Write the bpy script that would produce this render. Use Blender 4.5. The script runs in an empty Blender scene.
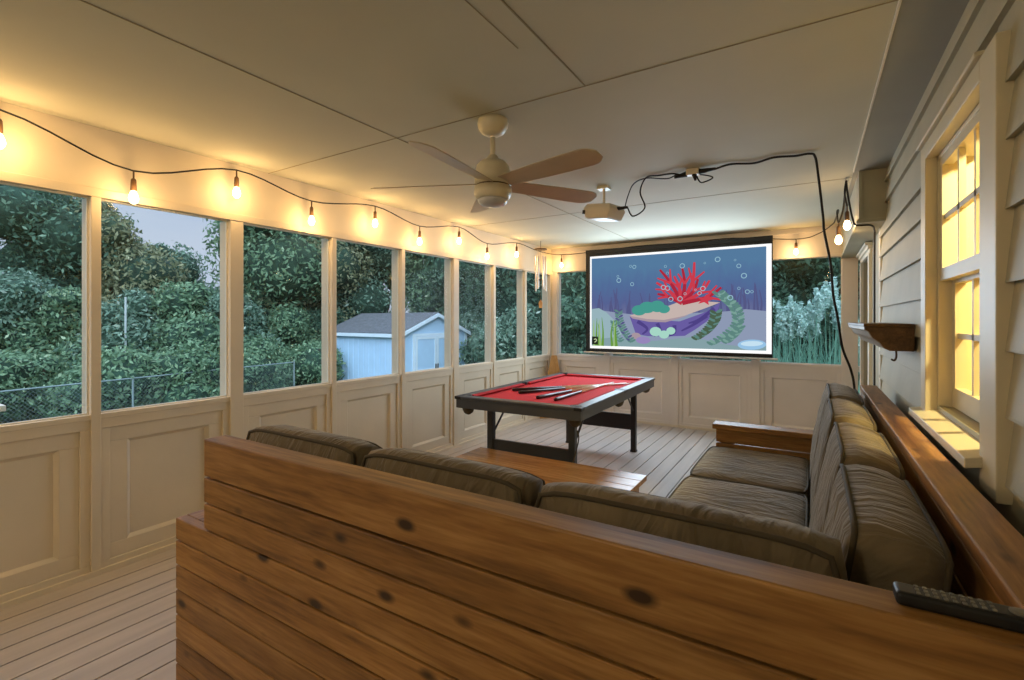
import bpy, bmesh, math, random
import numpy as np
from mathutils import Vector, Matrix, noise
random.seed(7); rng = np.random.default_rng(7)
C = bpy.context.scene.collection
PI = math.pi

# ------------------------------------------------------------------ materials
def mat(name):
    m = bpy.data.materials.new(name); m.use_nodes = True
    nt = m.node_tree; nt.nodes.clear()
    o = nt.nodes.new('ShaderNodeOutputMaterial')
    return m, nt, o
def nd(nt, t, **kw):
    n = nt.nodes.new(t)
    for k, v in kw.items():
        if k in n.inputs: n.inputs[k].default_value = v
        else: setattr(n, k, v)
    return n
def L(nt, a, b): nt.links.new(a, b)
def col(c): return (c[0], c[1], c[2], 1)
def srgb(r, g, b):
    f = lambda v: (v/255/12.92) if v/255 <= .04045 else ((v/255+.055)/1.055)**2.4
    return (f(r), f(g), f(b))

def paint(name, c, rough=.6, var=.08, scale=3., bump=.0, bscale=60., metal=0., spec=.4, stretch=(1, 1, 1)):
    m, nt, o = mat(name)
    p = nd(nt, 'ShaderNodeBsdfPrincipled', Roughness=rough, Metallic=metal); L(nt, p.outputs[0], o.inputs[0])
    p.inputs['Specular IOR Level'].default_value = spec
    tc = nd(nt, 'ShaderNodeTexCoord'); mp = nd(nt, 'ShaderNodeMapping'); mp.inputs['Scale'].default_value = stretch
    L(nt, tc.outputs['Object'], mp.inputs[0])
    n = nd(nt, 'ShaderNodeTexNoise', Scale=scale, Detail=4.); L(nt, mp.outputs[0], n.inputs['Vector'])
    r = nd(nt, 'ShaderNodeValToRGB')
    r.color_ramp.elements[0].position = .3; r.color_ramp.elements[1].position = .7
    r.color_ramp.elements[0].color = col([max(0, x*(1-var)) for x in c]); r.color_ramp.elements[1].color = col([min(1, x*(1+var)) for x in c])
    L(nt, n.outputs['Fac'], r.inputs[0]); L(nt, r.outputs[0], p.inputs['Base Color'])
    if bump:
        n2 = nd(nt, 'ShaderNodeTexNoise', Scale=bscale, Detail=3.); L(nt, mp.outputs[0], n2.inputs['Vector'])
        b = nd(nt, 'ShaderNodeBump', Strength=bump, Distance=.01); L(nt, n2.outputs['Fac'], b.inputs['Height']); L(nt, b.outputs[0], p.inputs['Normal'])
    return m

def wood(name, axis, dark, mid, light, rough=.45, knots=True, gs=1.):
    m, nt, o = mat(name)
    p = nd(nt, 'ShaderNodeBsdfPrincipled', Roughness=rough); L(nt, p.outputs[0], o.inputs[0])
    p.inputs['Specular IOR Level'].default_value = .3
    tc = nd(nt, 'ShaderNodeTexCoord'); oi = nd(nt, 'ShaderNodeObjectInfo')
    mul = nd(nt, 'ShaderNodeMath', operation='MULTIPLY'); mul.inputs[1].default_value = 17.3; L(nt, oi.outputs['Random'], mul.inputs[0])
    add = nd(nt, 'ShaderNodeVectorMath', operation='ADD'); L(nt, tc.outputs['Object'], add.inputs[0]); L(nt, mul.outputs[0], add.inputs[1])
    mp = nd(nt, 'ShaderNodeMapping'); s = [11*gs]*3; s['XYZ'.index(axis)] = .9*gs; mp.inputs['Scale'].default_value = s
    L(nt, add.outputs[0], mp.inputs[0])
    n = nd(nt, 'ShaderNodeTexNoise', Scale=1.6, Detail=6., Roughness=.6, Distortion=.6); L(nt, mp.outputs[0], n.inputs['Vector'])
    w = nd(nt, 'ShaderNodeTexNoise', Scale=9., Detail=5., Distortion=.2); L(nt, mp.outputs[0], w.inputs['Vector'])
    mx = nd(nt, 'ShaderNodeMath', operation='MULTIPLY_ADD'); L(nt, w.outputs['Fac'], mx.inputs[0]); mx.inputs[1].default_value = .5; L(nt, n.outputs['Fac'], mx.inputs[2])
    r = nd(nt, 'ShaderNodeValToRGB'); cr = r.color_ramp
    cr.elements[0].position = .5; cr.elements[0].color = col(dark); cr.elements[1].position = 1.; cr.elements[1].color = col(light)
    e = cr.elements.new(.75); e.color = col(mid)
    L(nt, mx.outputs[0], r.inputs[0])
    last = r.outputs[0]
    hs = nd(nt, 'ShaderNodeHueSaturation')
    mr = nd(nt, 'ShaderNodeMapRange'); mr.inputs['To Min'].default_value = .8; mr.inputs['To Max'].default_value = 1.15
    L(nt, oi.outputs['Random'], mr.inputs[0]); L(nt, mr.outputs[0], hs.inputs['Value']); L(nt, last, hs.inputs['Color']); last = hs.outputs[0]
    if knots:
        mp2 = nd(nt, 'ShaderNodeMapping'); s2 = [8., 8., 8.]; s2['XYZ'.index(axis)] = 4.; mp2.inputs['Scale'].default_value = s2
        L(nt, add.outputs[0], mp2.inputs[0])
        v = nd(nt, 'ShaderNodeTexVoronoi', Scale=1.); L(nt, mp2.outputs[0], v.inputs['Vector'])
        k = nd(nt, 'ShaderNodeMapRange'); k.inputs['From Min'].default_value = .08; k.inputs['From Max'].default_value = .17; k.inputs['To Min'].default_value = 1.; k.inputs['To Max'].default_value = 0.
        L(nt, v.outputs['Distance'], k.inputs[0])
        sp = nd(nt, 'ShaderNodeSeparateColor'); L(nt, v.outputs['Color'], sp.inputs[0])
        gt = nd(nt, 'ShaderNodeMath', operation='GREATER_THAN'); gt.inputs[1].default_value = .3; L(nt, sp.outputs[0], gt.inputs[0])
        mu = nd(nt, 'ShaderNodeMath', operation='MULTIPLY'); L(nt, k.outputs[0], mu.inputs[0]); L(nt, gt.outputs[0], mu.inputs[1])
        mx2 = nd(nt, 'ShaderNodeMixRGB', blend_type='MIX'); L(nt, mu.outputs[0], mx2.inputs[0]); L(nt, last, mx2.inputs[1]); mx2.inputs[2].default_value = col([x*.3 for x in dark]); last = mx2.outputs[0]
    L(nt, last, p.inputs['Base Color'])
    b = nd(nt, 'ShaderNodeBump', Strength=.12, Distance=.004); L(nt, mx.outputs[0], b.inputs['Height']); L(nt, b.outputs[0], p.inputs['Normal'])
    return m

def fabric(name, c1, c2, axis=0):
    m, nt, o = mat(name)
    p = nd(nt, 'ShaderNodeBsdfPrincipled', Roughness=.85); L(nt, p.outputs[0], o.inputs[0])
    p.inputs['Specular IOR Level'].default_value = .25; p.inputs['Sheen Weight'].default_value = .25; p.inputs['Sheen Roughness'].default_value = .4
    tc = nd(nt, 'ShaderNodeTexCoord'); oi = nd(nt, 'ShaderNodeObjectInfo')
    add = nd(nt, 'ShaderNodeVectorMath', operation='ADD'); L(nt, tc.outputs['Object'], add.inputs[0]); L(nt, oi.outputs['Random'], add.inputs[1])
    n = nd(nt, 'ShaderNodeTexNoise', Scale=5., Detail=5.); L(nt, add.outputs[0], n.inputs['Vector'])
    r = nd(nt, 'ShaderNodeValToRGB'); r.color_ramp.elements[0].position = .3; r.color_ramp.elements[1].position = .7
    r.color_ramp.elements[0].color = col(c1); r.color_ramp.elements[1].color = col(c2); L(nt, n.outputs['Fac'], r.inputs[0]); L(nt, r.outputs[0], p.inputs['Base Color'])
    mp = nd(nt, 'ShaderNodeMapping'); sc_ = [5, 5, 5]; sc_[axis] = 15; mp.inputs['Scale'].default_value = sc_; L(nt, add.outputs[0], mp.inputs[0])
    n2 = nd(nt, 'ShaderNodeTexNoise', Scale=.8, Detail=3., Distortion=1.8); L(nt, mp.outputs[0], n2.inputs['Vector'])
    n3 = nd(nt, 'ShaderNodeTexNoise', Scale=350.); L(nt, add.outputs[0], n3.inputs['Vector'])
    b = nd(nt, 'ShaderNodeBump', Strength=.5, Distance=.045); L(nt, n2.outputs['Fac'], b.inputs['Height'])
    b2 = nd(nt, 'ShaderNodeBump', Strength=.2, Distance=.002); L(nt, n3.outputs['Fac'], b2.inputs['Height']); L(nt, b.outputs[0], b2.inputs['Normal']); L(nt, b2.outputs[0], p.inputs['Normal'])
    return m

def emit(name, c, s=1.):
    m, nt, o = mat(name)
    e = nd(nt, 'ShaderNodeEmission', Strength=s); e.inputs[0].default_value = col(c); L(nt, e.outputs[0], o.inputs[0])
    return m

def leafmat(name, c1, c2, c3=None, transl=.25, sheen=0):
    m, nt, o = mat(name)
    g = nd(nt, 'ShaderNodeNewGeometry'); r = nd(nt, 'ShaderNodeValToRGB')
    r.color_ramp.elements[0].color = col(c1); r.color_ramp.elements[1].color = col(c2)
    if c3: e = r.color_ramp.elements.new(.93); e.color = col(c2); r.color_ramp.elements[2].color = col(c3)
    L(nt, g.outputs['Random Per Island'], r.inputs[0])
    d = nd(nt, 'ShaderNodeBsdfPrincipled', Roughness=.6); t = nd(nt, 'ShaderNodeBsdfTranslucent'); mx = nd(nt, 'ShaderNodeMixShader', Fac=transl)
    d.inputs['Specular IOR Level'].default_value = .3
    L(nt, r.outputs[0], d.inputs['Base Color']); L(nt, r.outputs[0], t.inputs[0]); L(nt, d.outputs[0], mx.inputs[1]); L(nt, t.outputs[0], mx.inputs[2]); L(nt, mx.outputs[0], o.inputs[0])
    return m

def glassy(name, tint, hazecol, haze, gloss):
    m, nt, o = mat(name)
    t = nd(nt, 'ShaderNodeBsdfTransparent'); t.inputs[0].default_value = col(tint)
    d = nd(nt, 'ShaderNodeBsdfDiffuse'); d.inputs[0].default_value = col(hazecol)
    gl = nd(nt, 'ShaderNodeBsdfGlossy', Roughness=.05); gl.inputs[0].default_value = (1, 1, 1, 1)
    m1 = nd(nt, 'ShaderNodeMixShader', Fac=haze); m2 = nd(nt, 'ShaderNodeMixShader', Fac=gloss)
    L(nt, t.outputs[0], m1.inputs[1]); L(nt, d.outputs[0], m1.inputs[2]); L(nt, m1.outputs[0], m2.inputs[1]); L(nt, gl.outputs[0], m2.inputs[2]); L(nt, m2.outputs[0], o.inputs[0])
    return m

WALLC = srgb(220, 206, 182)
M = {}
M['wall'] = paint('cream_wall_paint', WALLC, .55, .04, 2.5, .06, 40)
M['wall_back'] = paint('back_wall_paint', srgb(226, 216, 206), .55, .04, 2.5, .06, 40)
M['ceil'] = paint('ceiling_paint', srgb(194, 191, 172), .75, .05, 1.2, .05, 25, spec=.2)
M['seam'] = paint('ceiling_seam', srgb(150, 138, 112), .8)
M['floor'] = paint('deck_board_paint', srgb(184, 174, 166), .5, .09, 2., .08, 30, stretch=(9, .7, 1))
M['gap'] = paint('deck_gap', srgb(50, 42, 32), .9)
M['siding'] = paint('siding_paint', srgb(172, 166, 142), .6, .06, 4., .12, 30)
M['soffit'] = paint('soffit_shaded', srgb(150, 148, 136), .6, .04)  # darker than the ceiling: shade on this strip is put into the colour
M['trim'] = paint('white_trim_paint', srgb(228, 222, 206), .45, .03)
M['winframe'] = paint('window_paint', srgb(206, 194, 162), .45, .03)
M['pine_x'] = wood('stained_pine_lengthwise', 'X', srgb(98, 66, 30), srgb(146, 104, 54), srgb(176, 132, 76))
M['pine_y'] = wood('stained_pine_crosswise', 'Y', srgb(98, 66, 30), srgb(144, 102, 54), srgb(174, 130, 76))
M['pine_z'] = wood('stained_pine_upright', 'Z', srgb(104, 58, 24), srgb(150, 92, 42), srgb(184, 120, 62), knots=False)
M['table_wood'] = wood('coffee_table_wood', 'X', srgb(116, 82, 46), srgb(150, 110, 66), srgb(176, 136, 88), rough=.22, knots=False)
M['shelf_wood'] = wood('dark_shelf_wood', 'Y', srgb(70, 48, 26), srgb(98, 70, 40), srgb(120, 88, 54), knots=False)
M['shelf_front'] = paint('shelf_front_lit', srgb(150, 142, 130), .5)  # pale tone is the light on the shelf front, painted in
M['rack_wood'] = wood('tan_wood', 'Z', srgb(190, 140, 80), srgb(212, 164, 104), srgb(226, 182, 126), knots=False)
M['fabric'] = fabric('taupe_cushion_fabric', srgb(94, 82, 62), srgb(122, 108, 84)); M['fabric_y'] = fabric('taupe_cushion_fabric_across', srgb(94, 82, 62), srgb(122, 108, 84), 1)
M['piping'] = paint('cushion_piping', srgb(70, 60, 42), .8)
M['black'] = paint('black_plastic', srgb(26, 26, 26), .45, .1)
M['blackcord'] = paint('black_rubber', srgb(30, 27, 22), .6, .1)
M['rail'] = paint('charcoal_laminate', srgb(62, 64, 66), .42, .1, 6., spec=.6)
M['leg'] = paint('charcoal_leg', srgb(46, 46, 46), .4, .1)
M['felt'] = paint('red_felt', srgb(214, 34, 44), .9, .05, 30., .1, 300)
M['felt2'] = paint('red_felt_cushion', srgb(186, 20, 34), .9, .05, 30.)
M['net'] = paint('tan_leather', srgb(76, 66, 46), .7, .2, 20)
M['cue_butt'] = paint('dark_cue_butt', srgb(54, 30, 24), .3)
M['cue_shaft'] = paint('maple_cue_shaft', srgb(236, 226, 218), .2)
M['white_plastic'] = paint('white_plastic', srgb(222, 214, 196), .35, .03)
M['fan'] = paint('fan_enamel', srgb(218, 208, 182), .35, .03)
M['blade'] = paint('fan_blade', srgb(188, 172, 146), .4, .05, 8, stretch=(1, 1, 1))
M['frost'] = paint('frosted_lens', srgb(200, 200, 204), .3)
M['proj'] = paint('projector_plastic', srgb(218, 208, 190), .4, .03)
M['metal'] = paint('brushed_metal', srgb(190, 188, 184), .3, .04, metal=.8)
M['brass'] = paint('chime_tubes', srgb(205, 190, 175), .3, .05, metal=.6)
M['socket'] = paint('dark_socket', srgb(84, 60, 36), .5)
M['bulb'] = emit('glowing_bulb', (1, .70, .34), 14.)
M['pane'] = glassy('screen_mesh', (.93, .96, .95), srgb(120, 140, 132), .09, .003)
M['glass'] = glassy('window_glass', (1, 1, 1), (.8, .8, .8), .0, .05)
M['int_wall'] = paint('yellow_interior_wall', srgb(206, 180, 100), .7)
M['drape'] = paint('yellow_drapes', srgb(244, 214, 120), .8, .12, 1.5, stretch=(14, 14, .2))
M['dark'] = paint('dark_door', srgb(78, 66, 58), .5)
M['shed'] = paint('pale_blue_shed_paint', srgb(190, 222, 249), .6, .04)
M['shedtrim'] = paint('shed_trim_paint', srgb(228, 242, 252), .6, .03)
M['shingle'] = paint('grey_shingles', srgb(96, 98, 102), .9, .25, 9, .2, 40)
M['grass'] = paint('lawn', srgb(60, 84, 52), .9, .35, 3, .3, 30)
M['bark'] = paint('bark', srgb(72, 60, 48), .9, .3, 8, .3, 30)
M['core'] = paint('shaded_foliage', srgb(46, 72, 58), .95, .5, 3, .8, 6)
M['leafA'] = leafmat('teal_leaves', srgb(78, 110, 90), srgb(138, 168, 146), srgb(190, 208, 190))
M['leafB'] = leafmat('green_leaves', srgb(78, 112, 84), srgb(136, 168, 130), srgb(190, 210, 172))
M['leafC'] = leafmat('rusty_leaves', srgb(100, 114, 82), srgb(158, 160, 124), srgb(190, 190, 156))
M['leafD'] = leafmat('dark_evergreen', srgb(58, 88, 72), srgb(106, 142, 116), srgb(150, 180, 152))
M['reed'] = leafmat('reed_blades', srgb(90, 140, 120), srgb(140, 190, 166))
M['plume'] = leafmat('pale_plumes', srgb(172, 206, 196), srgb(214, 236, 228))
M['galv'] = paint('galvanised_steel', srgb(134, 150, 152), .5)
M['paleb'] = paint('pale_pole', srgb(196, 206, 204), .7)
m, nt, o = mat('chain_link')
tc = nd(nt, 'ShaderNodeTexCoord'); mp = nd(nt, 'ShaderNodeMapping'); mp.inputs['Rotation'].default_value = (PI/4, 0, 0); mp.inputs['Scale'].default_value = (0, 18, 18); L(nt, tc.outputs['Object'], mp.inputs[0])
sx = nd(nt, 'ShaderNodeSeparateXYZ'); L(nt, mp.outputs[0], sx.inputs[0])
outs = []
for k in (1, 2):
    fr = nd(nt, 'ShaderNodeMath', operation='FRACT'); L(nt, sx.outputs[k], fr.inputs[0])
    lt = nd(nt, 'ShaderNodeMath', operation='LESS_THAN'); lt.inputs[1].default_value = .07; L(nt, fr.outputs[0], lt.inputs[0]); outs.append(lt)
mxx = nd(nt, 'ShaderNodeMath', operation='MAXIMUM'); L(nt, outs[0].outputs[0], mxx.inputs[0]); L(nt, outs[1].outputs[0], mxx.inputs[1])
tr = nd(nt, 'ShaderNodeBsdfTransparent'); df = nd(nt, 'ShaderNodeBsdfDiffuse'); df.inputs[0].default_value = col(srgb(130, 146, 148)); ms = nd(nt, 'ShaderNodeMixShader')
L(nt, mxx.outputs[0], ms.inputs[0]); L(nt, tr.outputs[0], ms.inputs[1]); L(nt, df.outputs[0], ms.inputs[2]); L(nt, ms.outputs[0], o.inputs[0]); M['link'] = m

# ------------------------------------------------------------------ mesh helpers
class MB:
    def __init__(s): s.v = []; s.f = []; s.mi = []; s.cur = 0
    def add(s, vs, fs):
        n = len(s.v); s.v += [tuple(v) for v in vs]
        for f in fs: s.f.append([i+n for i in f]); s.mi.append(s.cur)
        return s
    def box(s, x0, x1, y0, y1, z0, z1, T=None):
        vs = [Vector((x, y, z)) for z in (z0, z1) for y in (y0, y1) for x in (x0, x1)]
        if T: vs = [T @ v for v in vs]
        return s.add(vs, [(0, 2, 3, 1), (4, 5, 7, 6), (0, 1, 5, 4), (2, 6, 7, 3), (0, 4, 6, 2), (1, 3, 7, 5)])
    def quad(s, a, b, c, d): return s.add([a, b, c, d], [(0, 1, 2, 3)])
    def tube(s, pts, r, n=8, caps=True):
        pts = [Vector(p) for p in pts]; rs = r if isinstance(r, (list, tuple)) else [r]*len(pts)
        up = None; vs = []; m = len(pts)
        for i, p in enumerate(pts):
            d = (pts[min(i+1, m-1)]-pts[max(i-1, 0)])
            if d.length < 1e-9: d = Vector((0, 0, 1))
            d.normalize()
            if up is None: up = d.orthogonal().normalized()
            up = (up-d*up.dot(d))
            if up.length < 1e-6: up = d.orthogonal()
            up.normalize(); w = d.cross(up)
            for k in range(n):
                a = 2*PI*k/n; vs.append(p+(up*math.cos(a)+w*math.sin(a))*rs[i])
        fs = []
        for i in range(m-1):
            for k in range(n): fs.append((i*n+k, i*n+(k+1) % n, (i+1)*n+(k+1) % n, (i+1)*n+k))
        if caps: fs += [tuple(range(n))[::-1], tuple(range((m-1)*n, m*n))]
        return s.add(vs, fs)
    def ring(s, pts, r, n=6):
        return s.tube(list(pts)+[pts[0], pts[1]], r, n, False)
    def lathe(s, c, prof, n=24, axis='Z'):
        vs = []; fs = []
        for (r, z) in prof:
            for k in range(n):
                a = 2*PI*k/n
                q = (r*math.cos(a), r*math.sin(a), z)
                if axis == 'Y': q = (q[0], q[2], q[1])
                if axis == 'X': q = (q[2], q[0], q[1])
                vs.append((c[0]+q[0], c[1]+q[1], c[2]+q[2]))
        for i in range(len(prof)-1):
            for k in range(n): fs.append((i*n+k, i*n+(k+1) % n, (i+1)*n+(k+1) % n, (i+1)*n+k))
        fs += [tuple(range(n))[::-1], tuple(range((len(prof)-1)*n, len(prof)*n))]
        return s.add(vs, fs)
    def prism(s, poly, axis, a, b):
        # poly: 2D points in the plane perpendicular to axis, extruded a..b along it
        def P(p, t):
            if axis == 'X': return (t, p[0], p[1])
            if axis == 'Y': return (p[0], t, p[1])
            return (p[0], p[1], t)
        n = len(poly)
        vs = [P(p, a) for p in poly]+[P(p, b) for p in poly]
        fs = [tuple(range(n))[::-1], tuple(range(n, 2*n))]+[(i, (i+1) % n, n+(i+1) % n, n+i) for i in range(n)]
        return s.add(vs, fs)

WL = {}
def obj(name, mb, m, parent=None, bevel=0, smooth=False, loc=None, segs=2):
    me = bpy.data.meshes.new(name)
    vs = np.array(mb.v, dtype=float)
    if parent is None:
        if loc is None:
            lo = vs.min(0); hi = vs.max(0); loc = Vector(((lo[0]+hi[0])/2, (lo[1]+hi[1])/2, lo[2]))
        base = Vector(loc)
    else: base = WL[parent.name]
    vs = vs-np.array(base)
    me.from_pydata(vs.tolist(), [], mb.f); me.validate()
    ms = m if isinstance(m, (list, tuple)) else [m]
    for x in ms: me.materials.append(x)
    if len(ms) > 1: me.polygons.foreach_set('material_index', mb.mi)
    bm = bmesh.new(); bm.from_mesh(me); bmesh.ops.recalc_face_normals(bm, faces=bm.faces); bm.to_mesh(me); bm.free()
    if smooth: me.polygons.foreach_set('use_smooth', [True]*len(me.polygons))
    o = bpy.data.objects.new(name, me); C.objects.link(o)
    if parent is None: o.location = base
    else: o.parent = parent
    WL[o.name] = base
    if bevel:
        md = o.modifiers.new('bevel', 'BEVEL'); md.width = bevel; md.segments = segs; md.limit_method = 'ANGLE'
    if smooth == 'auto' or bevel:
        try: me.polygons.foreach_set('use_smooth', [False]*len(me.polygons)) if smooth != True else None
        except Exception: pass
    return o
def tag(o, label, cat, group=None, kind=None):
    o['label'] = label; o['category'] = cat
    if group: o['group'] = group
    if kind: o['kind'] = kind
    return o
def thing(name, loc, label, cat, group=None):
    o = bpy.data.objects.new(name, None); o.empty_display_size = .1; C.objects.link(o); o.location = loc
    WL[o.name] = Vector(loc); return tag(o, label, cat, group)
def struct(name, mb, m, parent=None, bevel=0, **kw):
    o = obj(name, mb, m, parent, bevel, **kw)
    if parent is None: o['kind'] = 'structure'
    return o
def smoothcurve(pts, n=8):
    P = [Vector(p) for p in pts]; out = []
    for i in range(len(P)-1):
        a = P[max(i-1, 0)]; b = P[i]; c = P[i+1]; d = P[min(i+2, len(P)-1)]
        for k in range(n):
            t = k/n
            out.append(.5*((2*b)+(c-a)*t+(2*a-5*b+4*c-d)*t*t+(3*b-a-3*c+d)*t**3))
    out.append(P[-1]); return out

# ------------------------------------------------------------------ room shell
XL, XR, YB, YF, H = -3.42, .45, 6.66, -3.0, 2.52
SILL, HEAD, DEP = .905, 2.125, .13
mb = MB(); mb.cur = 0
x = XL
i = 0
while x < 2.0:
    w = .142
    x1 = min(x+w-.009, .75)
    if x1 > x+.01: mb.box(x, x1, YF, YB, -.025, 0)
    x += w
mb.cur = 1; mb.box(XL-.15, .75, YF-.1, YB+.1, -.06, -.02)
struct('floor', mb, [M['floor'], M['gap']])
mb = MB(); mb.box(XL-DEP, .25, YF, YB+DEP, H, H+.05)
struct('ceiling', mb, M['ceil'])
mb = MB()
for xs in (-2.105, -.895):
    y0, y1 = (YF, YB) if xs < -1 else (YF, 2.07)
    mb.box(xs-.003, xs+.003, y0, y1, H-.003, H+.01)
for ys in (2.08, 4.49): mb.box(XL, .25, ys-.0025, ys+.0025, H-.002, H+.01)
mb.box(-1.0-.002, -1.0+.002, 1.1, 1.65, H-.002, H+.01)
struct('trim_1', mb, M['seam'])
mb = MB(); mb.box(.25, XR+.05, YF, YB, H-.012, H+.04)
struct('trim_2', mb, M['soffit'])
mb = MB(); mb.box(.246, .253, YF, 4.285, H-.015, H+.01)
struct('trim_3', mb, M['trim'])

STUDS = [(-2.22, .045), (-1.41, .045), (-.595, .09), (.25, .045), (1.065, .045), (1.845, .09), (2.652, .045), (3.458, .045), (4.288, .09), (5.06, .045), (5.84, .045), (6.615, .09)]
def panelled(mb, horiz, fixed, sgn, a, b):
    """framed panel of the knee wall between two posts; fixed = face plane, sgn = direction outwards"""
    def bx(u0, u1, z0, z1, d0, d1):
        p0, p1 = sorted((fixed+sgn*d0, fixed+sgn*d1))
        if horiz == 'Y': mb.box(p0, p1, u0, u1, z0, z1)
        else: mb.box(u0, u1, p0, p1, z0, z1)
    def slope(u0, u1, z0, z1, inset, d0, d1):
        # bevelled picture-frame moulding from depth d0 (outer) to d1 (inner)
        o = [(u0, z0), (u1, z0), (u1, z1), (u0, z1)]; q = [(u0+inset, z0+inset), (u1-inset, z0+inset), (u1-inset, z1-inset), (u0+inset, z1-inset)]
        def P(p, d): return (fixed+sgn*d, p[0], p[1]) if horiz == 'Y' else (p[0], fixed+sgn*d, p[1])
        for k in range(4):
            mb.quad(P(o[k], d0), P(o[(k+1) % 4], d0), P(q[(k+1) % 4], d1), P(q[k], d1))
    bx(a, b, .82, SILL-.02, 0, .06); bx(a, b, 0, .065, 0, .06)
    m_ = .045
    bx(a, a+m_, .065, .82, 0, .06); bx(b-m_, b, .065, .82, 0, .06)
    f = .085
    bx(a+m_, b-m_, .82-f, .82, .012, .06); bx(a+m_, b-m_, .065, .065+f, .012, .06)
    bx(a+m_, a+m_+f, .065+f, .82-f, .012, .06); bx(b-m_-f, b-m_, .065+f, .82-f, .012, .06)
    slope(a+m_+f, b-m_-f, .065+f, .82-f, .018, .012, .03)
    bx(a+m_+f, b-m_-f, .065+f, .82-f, .03, .06)
mb = MB()
for yc, w in STUDS:
    mb.box(XL-DEP, XL+.012, yc-w/2, yc+w/2, 0, HEAD)
for (ya, wa), (yb, wb) in zip(STUDS[:-1], STUDS[1:]): panelled(mb, 'Y', XL, -1, ya+wa/2, yb-wb/2)
panelled(mb, 'Y', XL, -1, YF, STUDS[0][0]-.02)
mb.box(XL-.05, XL+.004, YF, YB, SILL-.03, SILL); mb.prism([(XL-.05, SILL), (XL-DEP-.02, SILL-.03), (XL-DEP-.02, SILL-.06), (XL-.05, SILL-.06)], 'Y', YF, YB)
mb.box(XL-.05, XL, YF, YB+DEP, HEAD, H); mb.box(XL-DEP, XL-.05, YF, YB+DEP, HEAD+.05, H)
mb.box(XL, XL+.016, YF, YB, HEAD, HEAD+.05)
struct('wall_left', mb, M['wall'], bevel=.003)
def pane_window(n, corners, frame_boxes):
    f = MB()
    for b in frame_boxes: f.box(*b)
    fo = struct('window_%d' % n, f, M['trim'])
    g = MB(); g.quad(*corners); obj('screen_pane', g, M['pane'], fo)
n = 1
for (ya, wa), (yb, wb) in zip(STUDS[:-1], STUDS[1:]):
    a, b = ya+wa/2, yb-wb/2; xp = XL-.036; t = .008
    pane_window(n, [(xp, a, SILL), (xp, b, SILL), (xp, b, HEAD), (xp, a, HEAD)],
                [(xp-.01, xp+.01, a, b, SILL, SILL+t), (xp-.01, xp+.01, a, b, HEAD-t, HEAD), (xp-.01, xp+.01, a, a+t, SILL+t, HEAD-t), (xp-.01, xp+.01, b-t, b, SILL+t, HEAD-t)])
    n += 1
# back wall
BST = [(-3.375, .09), (-2.53, .09), (-1.572, .09), (-.6, .09), (.355, .15)]
BS, BH = .915, 2.165
mb = MB()
for xc, w in BST: mb.box(xc-w/2, xc+w/2, YB-.012, YB+DEP, 0, BH)
for (ya, wa), (yb, wb) in zip(BST[:-1], BST[1:]): panelled(mb, 'X', YB, 1, ya+wa/2, yb-wb/2)
mb.box(XL, XR, YB-.004, YB+.05, BS-.035, BS); mb.box(XL, XR, YB+.05, YB+DEP, BS-.07, BS-.03)
mb.box(XL, XR, YB, YB+.05, BH, H); mb.box(XL, XR, YB+.05, YB+DEP, BH+.05, H)
mb.box(XL, XR, YB-.014, YB, BH, BH+.03)
mb.box(XL, XR, YB-.035, YB, H-.06, H)
struct('wall_back', mb, M['wall_back'], bevel=.003)
for (ya, wa), (yb, wb) in zip(BST[:-1], BST[1:]):
    a, b = ya+wa/2, yb-wb/2; yp = YB+.036; t = .008
    pane_window(n, [(a, yp, BS), (b, yp, BS), (b, yp, BH), (a, yp, BH)],
                [(a, b, yp-.01, yp+.01, BS, BS+t), (a, b, yp-.01, yp+.01, BH-t, BH), (a, a+t, yp-.01, yp+.01, BS+t, BH-t), (b-t, b, yp-.01, yp+.01, BS+t, BH-t)])
    n += 1
mb = MB(); mb.box(XL-DEP, .75, YF-.1, YF, 0, H); struct('wall_rear', mb, M['wall'])
# siding wall with window hole (Y 2.0..2.9) and plain board past 4.62
WY0, WY1, WZ0, WZ1 = 1.91, 2.71, 1.07, 2.13
mb = MB()
SE = 4.62
zs = [0, .09, .27, .45, .63, .81, 1.0, 1.18, 1.355, 1.535, 1.728, 1.91, 2.06, 2.265, 2.41, 2.51]
for z0, z1 in zip(zs[:-1], zs[1:]):
    spans = [(YF, SE)] if (z1 <= WZ0 or z0 >= WZ1) else [(YF, WY0-.02), (WY1+.02, SE)]
    for a, b in spans:
        mb.prism([(XR-.022, z0), (XR-.004, z1), (XR+.05, z1), (XR+.05, z0)], 'Y', a, b)
        mb.box(XR-.022, XR-.018, a, b, z0-.002, z0+.006)
# wall structure around the window hole
for b in [(WY0-.1, WY1+.1, WZ1, WZ1+.3), (WY0-.1, WY1+.1, WZ0-.1, WZ0), (WY0-.1, WY0, WZ0, WZ1), (WY1, WY1+.1, WZ0, WZ1)]:
    mb.box(XR, XR+.15, b[0], b[1], b[2], b[3])
DY0, DY1 = 5.42, 6.2
for b in [(SE, DY0, 0, H), (DY1, YB, 0, H), (DY0, DY1, 2.03, H)]: mb.box(XR-.004, XR+.12, b[0], b[1], b[2], b[3])
struct('wall_right', mb, M['siding'])
mb = MB(); mb.box(.28, XR, 4.285, YB, 2.15, H-.012); mb.box(.268, XR, 4.275, YB, 2.135, 2.16)
mb.box(.28, .3, 4.272, 4.285, 2.165, H-.012)
struct('trim_4', mb, M['siding'], bevel=.002)
mb = MB()
for k, (d, z) in enumerate([(.02, 2.03), (.035, 2.07), (.055, 2.1)]): mb.box(XR-.004-d, XR, DY0-.1-d*.5, DY1+.1+d*.5, z, z+(.04 if k < 2 else .025))
mb.box(XR-.03, XR, DY0-.1, DY0, 0, 2.03); mb.box(XR-.03, XR, DY1, DY1+.1, 0, 2.03)
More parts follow.
